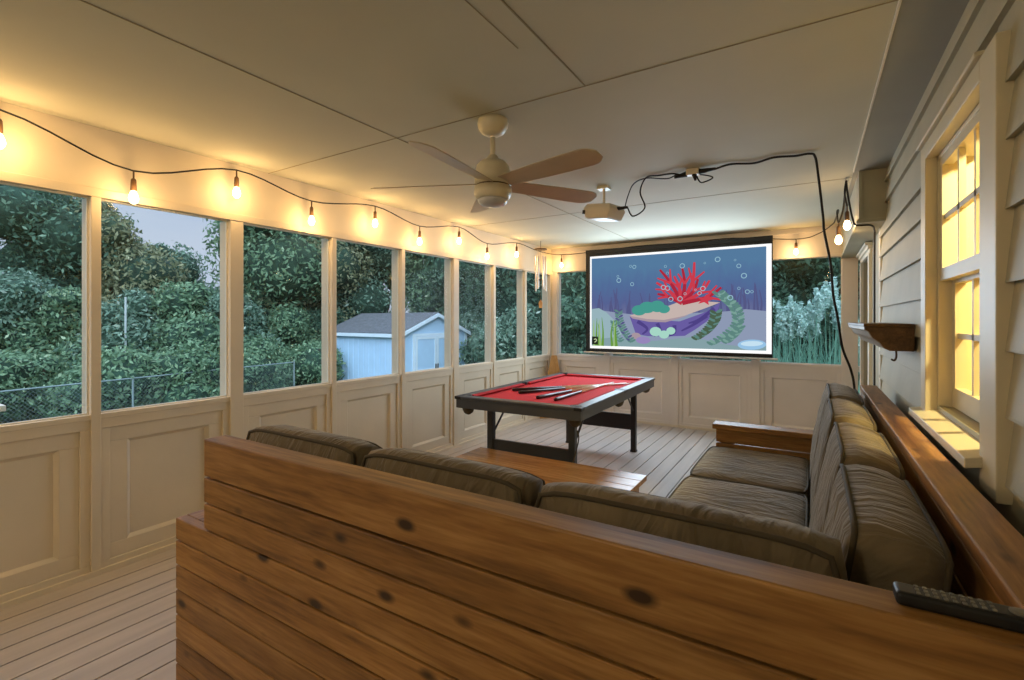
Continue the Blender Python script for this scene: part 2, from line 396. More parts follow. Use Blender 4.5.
mb.box(XR-.02, XR, SE-.06, SE+.04, 0, 2.15)
struct('trim_5', mb, M['trim'], bevel=.003)
mb = MB(); mb.box(XR+.04, XR+.08, DY0, DY1, 0, 2.03)
dd = struct('door_1', mb, M['dark'])
mb = MB(); mb.lathe((XR+.01, DY0+.08, 1.0), [(.012, 0), (.026, .005), (.026, .02), (.014, .035)], 12, 'X'); obj('door_knob', mb, M['metal'], dd)
mb = MB(); mb.box(XL, XL+.016, YF, YB, 0, .03); struct('baseboard_left', mb, M['wall'])
mb = MB(); mb.box(XL, XR, YB-.016, YB, 0, .03); struct('baseboard_back', mb, M['wall'])

# house window
WN = n
mb = MB()
cw, ct = .1, .04
mb.box(XR-ct, XR+.02, WY0-.15, WY0, WZ0-.12, WZ1+.065); mb.box(XR-ct, XR+.02, WY1, WY1+cw, WZ0-.04, WZ1+.065)
mb.box(XR-ct, XR+.02, WY0, WY1, WZ1, WZ1+.065); mb.box(XR-ct-.015, XR, WY0-.02, WY1+cw+.01, WZ1+.066, WZ1+.08)
mb.box(XR+.0, XR+.15, WY1-.02, WY1, WZ0, WZ1); mb.box(XR, XR+.15, WY0, WY0+.02, WZ0, WZ1); mb.box(XR, XR+.15, WY0, WY1, WZ1-.02, WZ1)
w = struct('window_%d' % WN, mb, M['winframe'], bevel=.003)
mb = MB(); mb.prism([(.372, 1.035), (XR+.15, 1.085), (XR+.15, 1.05), (.372, 1.005)], 'Y', WY0-.03, WY1+.13); obj('window_sill', mb, M['winframe'], w, .003)
def sash(nm, xs, z0, z1, rails):
    a, b = WY0+.02, WY1-.02; s_ = .05; mb = MB(); t = .018
    mb.box(xs-t, xs+t, a, a+s_, z0, z1); mb.box(xs-t, xs+t, b-s_, b, z0, z1)
    mb.box(xs-t, xs+t, a+s_, b-s_, z0, z0+rails[0]); mb.box(xs-t, xs+t, a+s_, b-s_, z1-rails[1], z1)
    wv = (b-a-2*s_)/3
    for k in (1, 2): mb.box(xs-.01, xs+.01, a+s_+wv*k-.011, a+s_+wv*k+.011, z0, z1)
    zm = (z0+rails[0]+z1-rails[1])/2; mb.box(xs-.01, xs+.01, a, b, zm-.011, zm+.011)
    o = obj(nm, mb, M['winframe'], w)
    g = MB(); g.quad((xs, a+s_, z0), (xs, b-s_, z0), (xs, b-s_, z1), (xs, a+s_, z1)); obj('window_pane', g, M['glass'], o)
sash('upper_sash', XR+.022, 1.6, 2.125, (.05, .05)); sash('lower_sash', XR+.062, 1.075, 1.635, (.08, .05))
# room behind the window
mb = MB()
mb.box(2.6, 2.7, .4, 4.4, -.1, 2.7); mb.box(.6, 2.7, 4.3, 4.4, -.1, 2.7); mb.box(.6, 2.7, .3, .4, -.1, 2.7); mb.box(.58, 2.7, .3, 4.4, 2.62, 2.72); mb.box(.58, 2.7, .3, 4.4, -.1, 0)
struct('wall_house_interior', mb, M['int_wall'])
mb = MB(); pts = []
N = 60
for k in range(N+1):
    xx = .66+1.6*k/N; pts.append((xx, 3.62+.035*math.sin(k*1.05)+.012*math.sin(k*2.3)))
for (a, b) in zip(pts[:-1], pts[1:]): mb.quad((a[0], a[1], .08), (b[0], b[1], .08), (b[0], b[1], 2.45), (a[0], a[1], 2.45))
tag(obj('drapes', mb, M['drape'], smooth=True), 'long yellow drapes seen through the lit house window', 'curtain')

# ------------------------------------------------------------------ sofas
def planks(root, spec, m, bev=.004):
    for nm, b in spec:
        q = MB(); q.box(*b); obj(nm, q, M[m] if isinstance(m, str) else m, root, bev)
A = thing('bench_sofa', (-.9, 1.3, 0), 'large plank-backed timber sofa seen from behind in the foreground', 'sofa')
planks(A, [('top_rail', (-1.892, .36, .903, .985, .864, 1.0))], 'pine_x', .005)
zz = [(.769, .858), (.672, .763)]
planks(A, [('back_plank', (-1.892, .36, .903, .941, a, b)) for a, b in zz], 'pine_x')
zz = [(.583, .666), (.487, .577), (.391, .481), (.294, .385), (.2, .288), (.104, .194), (.01, .098)]
planks(A, [('back_plank', (-2.106, .36, .903, .941, a, b)) for a, b in zz], 'pine_x')
planks(A, [('back_post', (xx, xx+.09, .942, .985, 0, .864)) for xx in (-1.82, -1.1, -.4, .26)], 'pine_z')
planks(A, [('arm_rest', (-2.106, -1.9, .942, 1.76, .628, .666))], 'pine_y')
planks(A, [('arm_plank', (-2.106, -2.068, .942, 1.74, a, b)) for a, b in [(.53, .62), (.43, .52), (.33, .42), (.23, .32), (.13, .22), (.03, .12)]], 'pine_y')
planks(A, [('arm_post', (-2.067, -2.0, 1.65, 1.74, 0, .628)), ('arm_post', (-1.99, -1.95, .99, 1.08, 0, .628))], 'pine_z')
planks(A, [('seat_slat', (-1.9, -.66, .99+.128*k, .99+.128*k+.118, .325, .36)) for k in range(6)], 'pine_x')
planks(A, [('front_board', (-1.99, -.66, 1.76, 1.79, .2, .36)), ('front_leg', (-.75, -.66, 1.67, 1.755, 0, .325))], 'pine_x')
B = thing('bench_sofa', (-.15, 2.5, 0), 'plank-backed timber sofa along the siding wall below the house window', 'sofa')
planks(B, [('top_rail', (.268, .36, .99, 4.0, .962, 1.0)), ], 'pine_y', .004)
planks(B, [('back_plank', (.272, .31, .99, 4.0, a, b)) for a, b in [(.862, .956), (.76, .855), (.658, .753), (.556, .65), (.455, .55), (.354, .448)]], 'pine_y')
planks(B, [('back_post', (.311, .355, yy, yy+.09, 0, .961)) for yy in (1.05, 1.9, 2.9, 3.85)], 'pine_z')
planks(B, [('arm_rest', (-.64, .265, 3.86, 4.0, .622, .66))], 'pine_x')
planks(B, [('arm_plank', (-.62, .265, 3.9, 3.938, a, b)) for a, b in [(.52, .615), (.42, .513), (.32, .413), (.22, .313), (.12, .213), (.02, .113)]], 'pine_x')
planks(B, [('arm_post', (-.6, -.51, 3.94, 3.985, 0, .62))], 'pine_z')
planks(B, [('seat_slat', (-.6+.143*k, -.6+.143*k+.133, 1.0, 3.88, .325, .36)) for k in range(6)], 'pine_y')
planks(B, [('front_board', (-.655, -.62, 1.8, 3.88, .2, .36)), ('front_leg', (-.617, -.53, 1.85, 1.94, 0, .325)), ('front_leg', (-.617, -.53, 3.79, 3.88, 0, .325))], 'pine_y')

def cushion(name, sx, sy, sz, T, label, cat, group, seed=0, bulge=1., hard=.8):
    """boxed cushion: thickness along local z, seams with piping around both large faces; T places it"""
    N = 16; mb = MB(); idx = {}
    def shape(a, b, c):
        e = (1-abs(a)**4)*(1-abs(b)**4)
        # rounded corners seen from the face
        rx = sx/2*a*(1-.05*abs(b)**8); ry = sy/2*b*(1-.05*abs(a)**8)
        tz = sz/2*c*(hard+(1-hard)*2.*bulge*e**.55)
        edge = 1-abs(c)**3
        rx += math.copysign(.016*edge, a)*(abs(a) > .98)*1; ry += math.copysign(.016*edge, b)*(abs(b) > .98)
        q = Vector((rx, ry, tz))
        nn = noise.noise(Vector((rx*7+seed*3.1, ry*7, c*2+seed)))*.010+noise.noise(Vector((rx*16+seed, ry*4, c*2)))*.006
        if abs(c) > .98: q.z += math.copysign(nn, c)*e**.3
        else: q.x += nn*.3*a; q.y += nn*.3*b
        return q
    g = [(-1+2*k/N) for k in range(N+1)]; gz = [(-1+2*k/4) for k in range(5)]
    faces = []
    def grid(fn, ua, ub):
        base = {}
        for i, u in enumerate(ua):
            for j, v in enumerate(ub):
                p = fn(u, v); key = tuple(round(t, 4) for t in p)
                if key not in idx: idx[key] = len(mb.v); mb.v.append(tuple(T @ shape(*p)))
                base[i, j] = idx[key]
        for i in range(len(ua)-1):
            for j in range(len(ub)-1):
                mb.f.append([base[i, j], base[i+1, j], base[i+1, j+1], base[i, j+1]]); mb.mi.append(0)
    grid(lambda u, v: (u, v, 1), g, g); grid(lambda u, v: (u, v, -1), g, g)
    grid(lambda u, v: (u, 1, v), g, gz); grid(lambda u, v: (u, -1, v), g, gz); grid(lambda u, v: (1, u, v), g, gz); grid(lambda u, v: (-1, u, v), g, gz)
    vs = [Vector(v) for v in mb.v]; cen = sum(vs, Vector())/len(vs); lo = min(v.z for v in vs)
    o = obj(name, mb, M['fabric' if group == G1 else 'fabric_y'], smooth=True, loc=(cen.x, cen.y, lo))
    tag(o, label, cat, group)
    for c in (1, -1):
        loop = [(t, -1) for t in g]+[(1, t) for t in g[1:]]+[(-t, 1) for t in g[1:]]+[(-1, -t) for t in g[1:-1]]
        p = MB(); p.ring([T @ shape(a, b, c) for a, b in loop], .0065, 6); obj('piping', p, M['piping'], o, smooth=True)
    return o
def Tback_near(xc, w): return Matrix.Translation((xc, 1.085, .715)) @ Matrix.Rotation(math.radians(90+8), 4, 'X')
G1 = 'back cushions along the near sofa'; G2 = 'back cushions along the wall sofa'; G3 = 'seat cushions of the wall sofa'
near = [(-1.915, -1.262, 'taupe back cushion at the far left end of the near sofa'), (-1.25, -.622, 'taupe back cushion in the middle of the near sofa back'), (-.61, .055, 'taupe back cushion at the corner end of the near sofa, nearest the camera')]
for k, (a, b, lb) in enumerate(near):
    T = Matrix.Translation(((a+b)/2, 1.102, .688)) @ Matrix.Rotation(math.radians(90-7), 4, 'X')
    cushion('back_cushion', b-a-.02, .63, .15, T, lb, 'cushion', G1, k+1, 1.0, .88)
right = [(1.185, 1.775, 'taupe back cushion on the wall sofa nearest the camera, beside the corner'), (1.79, 2.45, 'second taupe back cushion from the camera on the wall sofa, lit yellow on top'), (2.465, 3.12, 'third taupe back cushion from the camera on the wall sofa'), (3.135, 3.82, 'farthest taupe back cushion on the wall sofa, below the hanging black cord')]
for k, (a, b, lb) in enumerate(right):
    # local x along Y of the room, local y upward, thickness across; leaning back towards the wall
    R_ = Matrix(((0, 0, 1, 0), (1, 0, 0, 0), (0, 1, 0, 0), (0, 0, 0, 1)))
    T = Matrix.Translation((.108, (a+b)/2, .752+.004*k)) @ Matrix.Rotation(math.radians(9+1.5*(k % 2)), 4, 'Y') @ R_
    cushion('back_cushion', b-a-.015, .5, .165, T, lb, 'cushion', G2, k+11, 1.0, .9)
seats = [(1.65, 2.335, 'taupe seat cushion of the wall sofa nearest the corner'), (2.345, 3.04, 'middle taupe seat cushion of the wall sofa'), (3.05, 3.85, 'taupe seat cushion of the wall sofa beside its far wooden arm')]
for k, (a, b, lb) in enumerate(seats):
    T = Matrix.Translation((-.335, (a+b)/2, .436)) @ Matrix.Rotation(PI/2, 4, 'Z')
    cushion('seat_cushion', b-a-.012, .62, .14, T, lb, 'cushion', G3, k+21, 1.0, .84)

# remote control on the near rail
R = thing('remote_control', (.185, .955, 1.0), 'black remote control lying on the top rail of the near sofa', 'remote control')
Tr = Matrix.Translation((.185, .955, 1.0)) @ Matrix.Rotation(math.radians(1), 4, 'Z')
q = MB(); q.box(-.078, .078, -.02, .02, .001, .022, Tr); obj('body', q, M['black'], R, .006, segs=3)
M['btn'] = paint('grey_buttons', srgb(112, 108, 96), .5)
for k in range(9):
    for j in range(3):
        q = MB(); cx, cy = -.05+.0105*k, -.011+.011*j
        q.box(cx-.0025, cx+.0025, cy-.003, cy+.003, .0215, .0238, Tr); obj('button', q, M['btn'], R)
q = MB(); q.lathe(Tr @ Vector((.062, 0, .0215)), [(.011, 0), (.011, .003), (.006, .004)], 14); obj('dial', q, M['btn'], R)

# ------------------------------------------------------------------ coffee table
t = thing('coffee_table', (-1.62, 2.88, 0), 'low wooden coffee table between the sofas and the pool table', 'table')
for k in range(5): q = MB(); q.box(-2.3, -.94, 2.56+.13*k, 2.56+.13*k+.127, .365, .4); obj('top_plank', q, M['table_wood'], t, .003)
for xx in (-2.26, -1.05):
    for yy in (2.6, 3.1): q = MB(); q.box(xx, xx+.07, yy, yy+.07, 0, .365); obj('leg', q, M['table_wood'], t, .003)
q = MB(); q.box(-2.22, -1.02, 2.615, 2.64, .29, .364); q.box(-2.22, -1.02, 3.13, 3.155, .29, .364); q.box(-2.245, -2.22, 2.64, 3.13, .29, .364); q.box(-1.02, -.995, 2.64, 3.13, .29, .364); obj('apron', q, M['table_wood'], t)

# ------------------------------------------------------------------ pool table
x0, x1, y0, y1, zt = -2.62, -1.465, 3.245, 5.41, .79
P = thing('pool_table', ((x0+x1)/2, (y0+y1)/2, 0), 'black folding pool table with red felt in the middle of the porch', 'pool table')
rw, ap = .085, .085
for b in [(x0+.06, x1-.06, y0, y0+rw), (x0+.06, x1-.06, y1-rw, y1), (x0, x0+rw, y0+.06, (y0+y1)/2-.04), (x0, x0+rw, (y0+y1)/2+.04, y1-.06), (x1-rw, x1, y0+.06, (y0+y1)/2-.04), (x1-rw, x1, (y0+y1)/2+.04, y1-.06)]:
    q = MB(); q.box(b[0], b[1], b[2], b[3], zt-.025, zt); obj('top_rail', q, M['rail'], P, .006)
for b in [(x0+.01, x1-.01, y0+.01, y0+.035), (x0+.01, x1-.01, y1-.035, y1-.01), (x0+.01, x0+.035, y0+.036, y1-.036), (x1-.035, x1-.01, y0+.036, y1-.036)]:
    q = MB(); q.box(b[0], b[1], b[2], b[3], zt-ap-.015, zt-.025); obj('apron', q, M['rail'], P, .003)
q = MB(); q.box(x0+.04, x1-.04, y0+.04, y1-.04, zt-.06, zt-.028); obj('playing_bed', q, M['felt'], P)
cu = .045
def cush(poly, nm='rail_cushion'): q = MB(); q.prism(poly[0], poly[1], poly[2], poly[3]); obj(nm, q, M['felt2'], P)
zc0, zc1 = zt-.0275, zt-.002
cush(([(y0+rw, zc0), (y0+rw+cu*.6, zc0), (y0+rw+cu, zc1-.008), (y0+rw, zc1)], 'X', x0+rw+.05, x1-rw-.05))
cush(([(y1-rw, zc0), (y1-rw-cu*.6, zc0), (y1-rw-cu, zc1-.008), (y1-rw, zc1)], 'X', x0+rw+.05, x1-rw-.05))
ym = (y0+y1)/2
for a, b in ((y0+rw+.05, ym-.06), (ym+.06, y1-rw-.05)):
    cush(([(x0+rw, zc0), (x0+rw+cu*.6, zc0), (x0+rw+cu, zc1-.008), (x0+rw, zc1)], 'Y', a, b))
    cush(([(x1-rw, zc0), (x1-rw-cu*.6, zc0), (x1-rw-cu, zc1-.008), (x1-rw, zc1)], 'Y', a, b))
for (px, py, side) in [(x0, y0, 0), (x1, y0, 0), (x0, y1, 0), (x1, y1, 0), (x0, ym, 1), (x1, ym, 1)]:
    sx = 1 if px == x0 else -1; sy = 1 if py == y0 else -1
    if side: cx, cy = px+sx*.062, py
    else: cx, cy = px+sx*.075, py+sy*.075
    q = MB()
    if not side:
        q.prism([(px, py), (px+sx*.062, py), (px+sx*.13, py+sy*.06), (px+sx*.1, py+sy*.1), (px+sx*.06, py+sy*.13), (px, py+sy*.062)], 'Z', zt-.026, zt-.001)
    else: q.box(min(px, px+sx*.1), max(px, px+sx*.1), py-.039, py+.039, zt-.026, zt-.001)
    pk = obj('pocket', q, M['black'], P, .003)
    q = MB(); q.lathe((cx, cy, zt), [(.045, -.02), (.046, .0015), (.036, .0015), (.034, -.01)], 18); obj('pocket_rim', q, M['black'], pk)
    q = MB(); q.lathe((cx+sx*.01, cy+(0 if side else sy*.01), zt), [(.05, -.09), (.052, -.115), (.04, -.145), (.02, -.16), (.005, -.165)], 14); obj('pocket_bag', q, M['net'], pk, smooth=True)
LX0, LX1 = -2.43, -1.665
for yy, f in ((3.46, 1), (5.14, -1)):
    for xx in (LX0, LX1):
        q = MB(); q.box(xx, xx+.055, yy, yy+.055, 0, .7); obj('leg', q, M['leg'], P, .004)
        q = MB(); q.box(xx-.004, xx+.059, yy-.004, yy+.059, .0, .018); obj('foot', q, M['black'], P)
    q = MB(); q.box(LX0+.055, LX1, yy+.012, yy+.04, .235, .405); obj('leg_panel', q, M['leg'], P, .003)
    for xx in (LX0+.03, LX1+.03):
        q = MB(); q.tube([(xx, yy+.027+f*.03, .45), (xx+.0, yy+.027+f*.3, .69)], .009, 8); obj('folding_brace', q, M['leg'], P)
q = MB(); q.tube(smoothcurve([(x1-.07, y0+.09, .6), (x1-.08, y0+.14, .52), (LX1+.05, 3.455, .34), (LX1+.04, 3.45, .3)]), .005, 6); obj('pull_cord', q, M['net'], P)
P.rotation_euler = (0, 0, math.radians(1.6))
# cues
cues = [((-2.405, 3.868), (-1.952, 4.475), 'leftmost wooden pool cue with dark butt lying on the red felt'),
        ((-2.267, 3.758), (-1.876, 4.522), 'second pool cue from the left, lying on the red felt'),
        ((-1.988, 3.591), (-1.813, 4.743), 'third pool cue from the left, lying on the red felt'),
        ((-1.811, 3.578), (-1.801, 4.945), 'rightmost pool cue lying on the red felt nearest the long rail')]
cue_proto = None
for (a, b, lb) in cues:
    ang = math.atan2(b[1]-a[1], b[0]-a[0]); zc = zt-.028+.0155
    if cue_proto is None:
        root = thing('pool_cue', (0, 0, 0), lb, 'pool cue', 'pool cues on the felt')
        q = MB(); q.tube([(0, 0, 0), (.02, 0, 0), (.52, 0, 0)], [.013, .0145, .0115], 12); obj('butt', q, M['cue_butt'], root, smooth=True)
        q = MB(); q.tube([(.52, 0, 0), (1.3, 0, -.004)], [.0115, .0065], 12); obj('shaft', q, M['cue_shaft'], root, smooth=True)
        q = MB(); q.tube([(1.3, 0, -.004), (1.325, 0, -.004)], [.0066, .0062], 10); obj('tip', q, M['white_plastic'], root, smooth=True)
        cue_proto = root
    else:
        root = cue_proto.copy(); C.objects.link(root)
        for ch in list(cue_proto.children): c_ = ch.copy(); C.objects.link(c_); c_.parent = root
        root['label'] = lb
    root.location = (a[0], a[1], zc); root.rotation_euler = (0, 0, ang)
# tapered wooden board leaning in the back corner
q = MB(); q.add([(-3.37, 6.18, 0), (-3.06, 6.5, 0), (-3.29, 6.56, .9), (-3.35, 6.5, .9), (-3.385, 6.2, 0), (-3.075, 6.52, 0), (-3.302, 6.578, .9), (-3.362, 6.518, .9)],
             [(0, 1, 2, 3), (7, 6, 5, 4), (0, 4, 5, 1), (1, 5, 6, 2), (2, 6, 7, 3), (3, 7, 4, 0)])
tag(obj('wooden_board', q, M['rack_wood'], bevel=.004), 'tan tapered wooden board leaning in the back corner behind the pool table', 'board')

# ------------------------------------------------------------------ ceiling fan
fx, fy = -1.475, 2.17
F = thing('ceiling_fan', (fx, fy, H), 'cream five-bladed ceiling fan with a short rod and light lens', 'ceiling fan')
q = MB(); q.lathe((fx, fy, H), [(.08, 0), (.084, -.02), (.081, -.042), (.062, -.07), (.04, -.083), (.02, -.086)], 32); obj('canopy', q, M['fan'], F, smooth=True)
q = MB(); q.lathe((fx, fy, 0), [(.014, 2.29), (.014, 2.425)], 16); obj('downrod', q, M['fan'], F, smooth=True)
q = MB(); q.lathe((fx, fy, 0), [(.02, 2.33), (.03, 2.318), (.034, 2.30), (.068, 2.292), (.088, 2.27), (.096, 2.235), (.1, 2.165)], 36); obj('motor_housing', q, M['fan'], F, smooth=True)
q = MB(); q.lathe((fx, fy, 0), [(.09, 2.165), (.09, 2.155)], 36); obj('shadow_ring', q, M['socket'], F)
q = MB(); q.lathe((fx, fy, 0), [(.1, 2.155), (.102, 2.12), (.094, 2.098), (.084, 2.088)], 36); obj('lower_housing', q, M['fan'], F, smooth=True)
q = MB(); q.lathe((fx, fy, 0), [(.082, 2.089), (.077, 2.07), (.06, 2.056), (.01, 2.05)], 32); obj('light_lens', q, M['frost'], F, smooth=True)
bl = MB(); n_ = 24; top = []
PITCH = -15
def bw(s): return (.05+.020*math.sin(min(1, s*1.15)*PI/2))*(1 if s < .88 else (1-((s-.88)/.12)**2.5*.6))
vs = []
for k in range(n_+1):
    s = k/n_; r = .085+.6*s; wd = bw(s)
    for side in (-1, 1):
        for z in (-.003, .003): vs.append((r, side*wd, z))
fs = []
for k in range(n_):
    a = k*4; b = a+4
    fs += [(a+1, a+3, b+3, b+1), (a, b, b+2, a+2), (a, a+1, b+1, b), (a+2, b+2, b+3, a+3)]
fs += [(0, 2, 3, 1), (n_*4, n_*4+1, n_*4+3, n_*4+2)]
for ang in (-12, -84, -156, 132, 60):
    T = Matrix.Translation((fx, fy, 2.174)) @ Matrix.Rotation(math.radians(ang), 4, 'Z') @ Matrix.Rotation(math.radians(PITCH), 4, 'X')
    q = MB(); q.add([T @ Vector(v) for v in vs], fs); b_ = obj('blade', q, M['blade'], F, .002)

# ------------------------------------------------------------------ projector, cords
pc = (-1.45, 3.75)
PJ = thing('projector', (pc[0], pc[1], H), 'small white projector hanging upside down from the ceiling behind the fan', 'projector')
T = Matrix.Translation((pc[0], pc[1], 2.318)) @ Matrix.Rotation(math.radians(-14), 4, 'Z') @ Matrix.Rotation(math.radians(8), 4, 'Y')
q = MB(); q.add([T @ Vector(v) for v in [(-.11, -.1, -.06), (.11, -.1, -.06), (.11, .1, -.06), (-.11, .1, -.06), (-.135, -.11, .015), (.135, -.11, .015), (.135, .11, .015), (-.135, .11, .015), (-.11, -.09, .055), (.11, -.09, .055), (.11, .09, .055), (-.11, .09, .055)]],
         [(3, 2, 1, 0), (0, 1, 5, 4), (1, 2, 6, 5), (2, 3, 7, 6), (3, 0, 4, 7), (4, 5, 9, 8), (5, 6, 10, 9), (6, 7, 11, 10), (7, 4, 8, 11), (8, 9, 10, 11)]); obj('body', q, M['proj'], PJ, .008)
q = MB(); q.tube([T @ Vector((-.06, .1, -.02)), T @ Vector((-.06, .135, -.02))], .034, 18); obj('lens', q, M['black'], PJ)
q = MB(); q.box(-.095, .095, -.085, .085, -.064, -.058, T); obj('bottom_cover', q, M['frost'], PJ)
q = MB(); q.box(-.13, -.112, -.118, -.1, -.03, .0, T); obj('focus_knob', q, M['black'], PJ)
q = MB(); q.lathe((pc[0], pc[1], 0), [(.011, 2.36), (.011, 2.5)], 12); q.box(pc[0]-.045, pc[0]+.045, pc[1]-.045, pc[1]+.045, 2.5, 2.519); q.box(pc[0]-.04, pc[0]+.04, pc[1]-.006, pc[1]+.006, 2.37, 2.385); obj('ceiling_mount', q, M['white_plastic'], PJ)
q = MB(); q.tube([(pc[0]+.12, pc[1]-.03, 2.325), (pc[0]+.2, pc[1]-.01, 2.33)], [.014, .011], 10); obj('plug', q, M['black'], PJ)
def cord(name, pts, r, label, cat, m='blackcord', n=6, k=8, group=None):
    q = MB(); q.tube(smoothcurve(pts, k), r, n); return tag(obj(name, q, M[m], smooth=True), label, cat, group)
zc = H-.012
cord('projector_cable', [(-1.25, 3.74, 2.33), (-1.2, 3.72, 2.25), (-1.1, 3.7, 2.30), (-1.13, 3.68, 2.42), (-1.06, 3.6, 2.5), (-.97, 3.62, zc), (-.86, 3.6, zc-.01), (-.79, 3.63, 2.478)], .006, 'thin dark cable looping from the projector plug up to the ceiling adapter', 'cable')
cord('projector_cable', [(-1.3, 3.83, 2.36), (-1.26, 3.78, 2.43), (-1.19, 3.71, 2.5), (-1.07, 3.64, zc), (-.93, 3.7, zc-.01), (-.84, 3.67, zc), (-.69, 3.68, 2.485), (-.6, 3.64, 2.44), (-.665, 3.58, 2.40), (-.70, 3.6, 2.455)], .005, 'thinner dark cable looping from the top of the projector past the adapter', 'cable')
AD = thing('power_adapter', (-.74, 3.63, H), 'tan plug adapter with black plugs fixed to the ceiling', 'adapter')
q = MB(); q.box(-.775, -.69, 3.6, 3.665, 2.475, 2.518); obj('block', q, M['proj'], AD, .006)
q = MB(); q.tube([(-.775, 3.63, 2.49), (-.86, 3.62, 2.475)], [.022, .009], 10); obj('plug', q, M['black'], AD)
q = MB(); q.tube([(-.69, 3.635, 2.495), (-.58, 3.64, 2.5)], [.02, .009], 10); obj('plug', q, M['black'], AD)
q = MB(); q.tube([(-.72, 3.62, 2.475), (-.71, 3.61, 2.43)], [.018, .008], 10); obj('plug', q, M['black'], AD)
cord('extension_cord', [(-.585, 3.642, 2.498), (-.48, 3.62, zc), (-.34, 3.68, zc), (-.22, 3.62, zc), (-.1, 3.66, zc), (-.02, 3.66, zc), (.012, 3.69, 2.49), (.03, 3.7, 2.36), (.055, 3.7, 2.1), (.062, 3.7, 2.0), (.095, 3.7, 1.8), (.11, 3.72, 1.6), (.135, 3.76, 1.45), (.165, 3.85, 1.25), (.215, 3.93, 1.1), (.24, 4.02, .95), (.25, 4.06, .6), (.2, 4.1, .02)], .0075, 'thick black extension cord running along the ceiling and hanging down to the sofa', 'cord', n=8)

# ------------------------------------------------------------------ string lights
LIGHTS = []
def bulbset(root, spots):
    for (x, y, z, drop) in spots:
        q = MB(); q.tube([(x, y, z), (x, y, z-drop)], .005, 6)
        q.lathe((x, y, z-drop), [(.009, .03), (.014, .02), (.016, -.035), (.012, -.045)], 12); s_ = obj('socket', q, M['socket'], root, smooth=True)
        q = MB(); zb = z-drop-.04
        q.lathe((x, y, zb), [(.011, .006), (.013, -.005), (.021, -.025), (.025, -.044), (.022, -.06), (.013, -.073), (.004, -.077)], 14); obj('bulb', q, M['bulb'], s_, smooth=True)
        LIGHTS.append((x, y, zb-.045))
xs = -3.345
SL = thing('string_lights', (-3.4, 3.0, H), 'black cord of glowing bulbs strung along the left wall and across the back', 'string lights')
left = [(-2.0, 2.4), (-1.45, 2.46), (-.9, 2.38), (-.35, 2.46), (.12, 2.39), (.67, 2.455), (1.217, 2.30), (1.807, 2.46), (2.389, 2.37), (3.038, 2.46), (3.618, 2.376), (4.254, 2.47), (4.80, 2.36), (5.485, 2.46)]
pts = [(xs+.0, y, z) for y, z in left]
bulbset(SL, [(xs, y, z, .075) for y, z in left])
back = [(-3.22, 6.58, 2.42), (-2.65, 6.59, 2.43), (-2.05, 6.59, 2.46), (-1.45, 6.59, 2.45), (-.85, 6.59, 2.46), (-.169, 6.58, 2.385)]
bulbset(SL, [back[0]+(.08,), back[-1]+(.07,)])
pts += [(xs+.01, 6.1, 2.42)]+back+[(.06, 6.5, 2.42), (.19, 6.2, 2.47)]
q = MB(); q.tube(smoothcurve(pts, 6), .0055, 6); obj('cord', q, M['blackcord'], SL, smooth=True)
SR = thing('string_lights', (.21, 4.48, H), 'tangled end of the bulb string hanging from a ceiling hook by the house wall', 'string lights')
bulbset(SR, [(.222, 4.5, 2.31, .07), (.172, 4.62, 2.21, .06)])
q = MB()
q.tube(smoothcurve([(.19, 6.2, 2.47), (.2, 5.4, 2.44), (.165, 4.7, 2.31), (.172, 4.62, 2.21), (.2, 4.58, 2.3), (.21, 4.5, 2.44), (.215, 4.48, 2.5)], 8), .007, 6)
q.tube(smoothcurve([(.215, 4.48, 2.5), (.205, 4.47, 2.4), (.222, 4.5, 2.31)], 8), .007, 6)
q.tube(smoothcurve([(.215, 4.48, 2.5), (.225, 4.46, 2.38), (.25, 4.42, 2.2), (.27, 4.36, 2.135), (.36, 4.4, 2.13), (.4, 4.6, 2.12), (.403, 4.64, 2.05), (.403, 4.65, 1.5), (.403, 4.65, .9), (.403, 4.65, .3)], 8), .007, 6)
obj('cord', q, M['blackcord'], SR, smooth=True)
q = MB(); q.tube(smoothcurve([(.215, 4.48, H), (.215, 4.48, 2.5), (.225, 4.48, 2.49), (.23, 4.48, 2.5)]), .004, 6); obj('ceiling_hook', q, M['metal'], SR)

# ------------------------------------------------------------------ wind chime
wx, wy = -3.17, 5.83
W = thing('wind_chime', (wx, wy, H), 'metal tube wind chime hanging in the back left corner', 'wind chime')
q = MB(); q.tube([(wx, wy, H), (wx, wy, 2.41)], .003, 6); obj('hanging_cord', q, M['blackcord'], W)
q = MB(); q.lathe((wx, wy, 2.395), [(.085, 0), (.088, .008), (.085, .016)], 20); obj('top_disc', q, M['shelf_wood'], W)
for k in range(6):
    a = 2*PI*k/6+.4; px, py = wx+.068*math.cos(a), wy+.068*math.sin(a)
    q = MB(); q.tube([(px, py, 2.31), (px, py, 1.83+.03*(k % 3))], .011, 10); q.tube([(px, py, 2.395), (px, py, 2.31)], .0015, 4); obj('tube', q, M['brass'], W)
q = MB(); q.tube([(wx, wy, 2.395), (wx, wy, 1.72)], .0015, 4); q.lathe((wx, wy, 1.98), [(.03, 0), (.032, .006), (.03, .012)], 16); obj('striker', q, M['shelf_wood'], W)
q = MB(); q.prism([(wx, 1.72), (wx+.03, 1.67), (wx+.022, 1.6), (wx-.022, 1.6), (wx-.03, 1.67)], 'Y', wy-.003, wy+.003); obj('sail', q, M['rack_wood'], W)

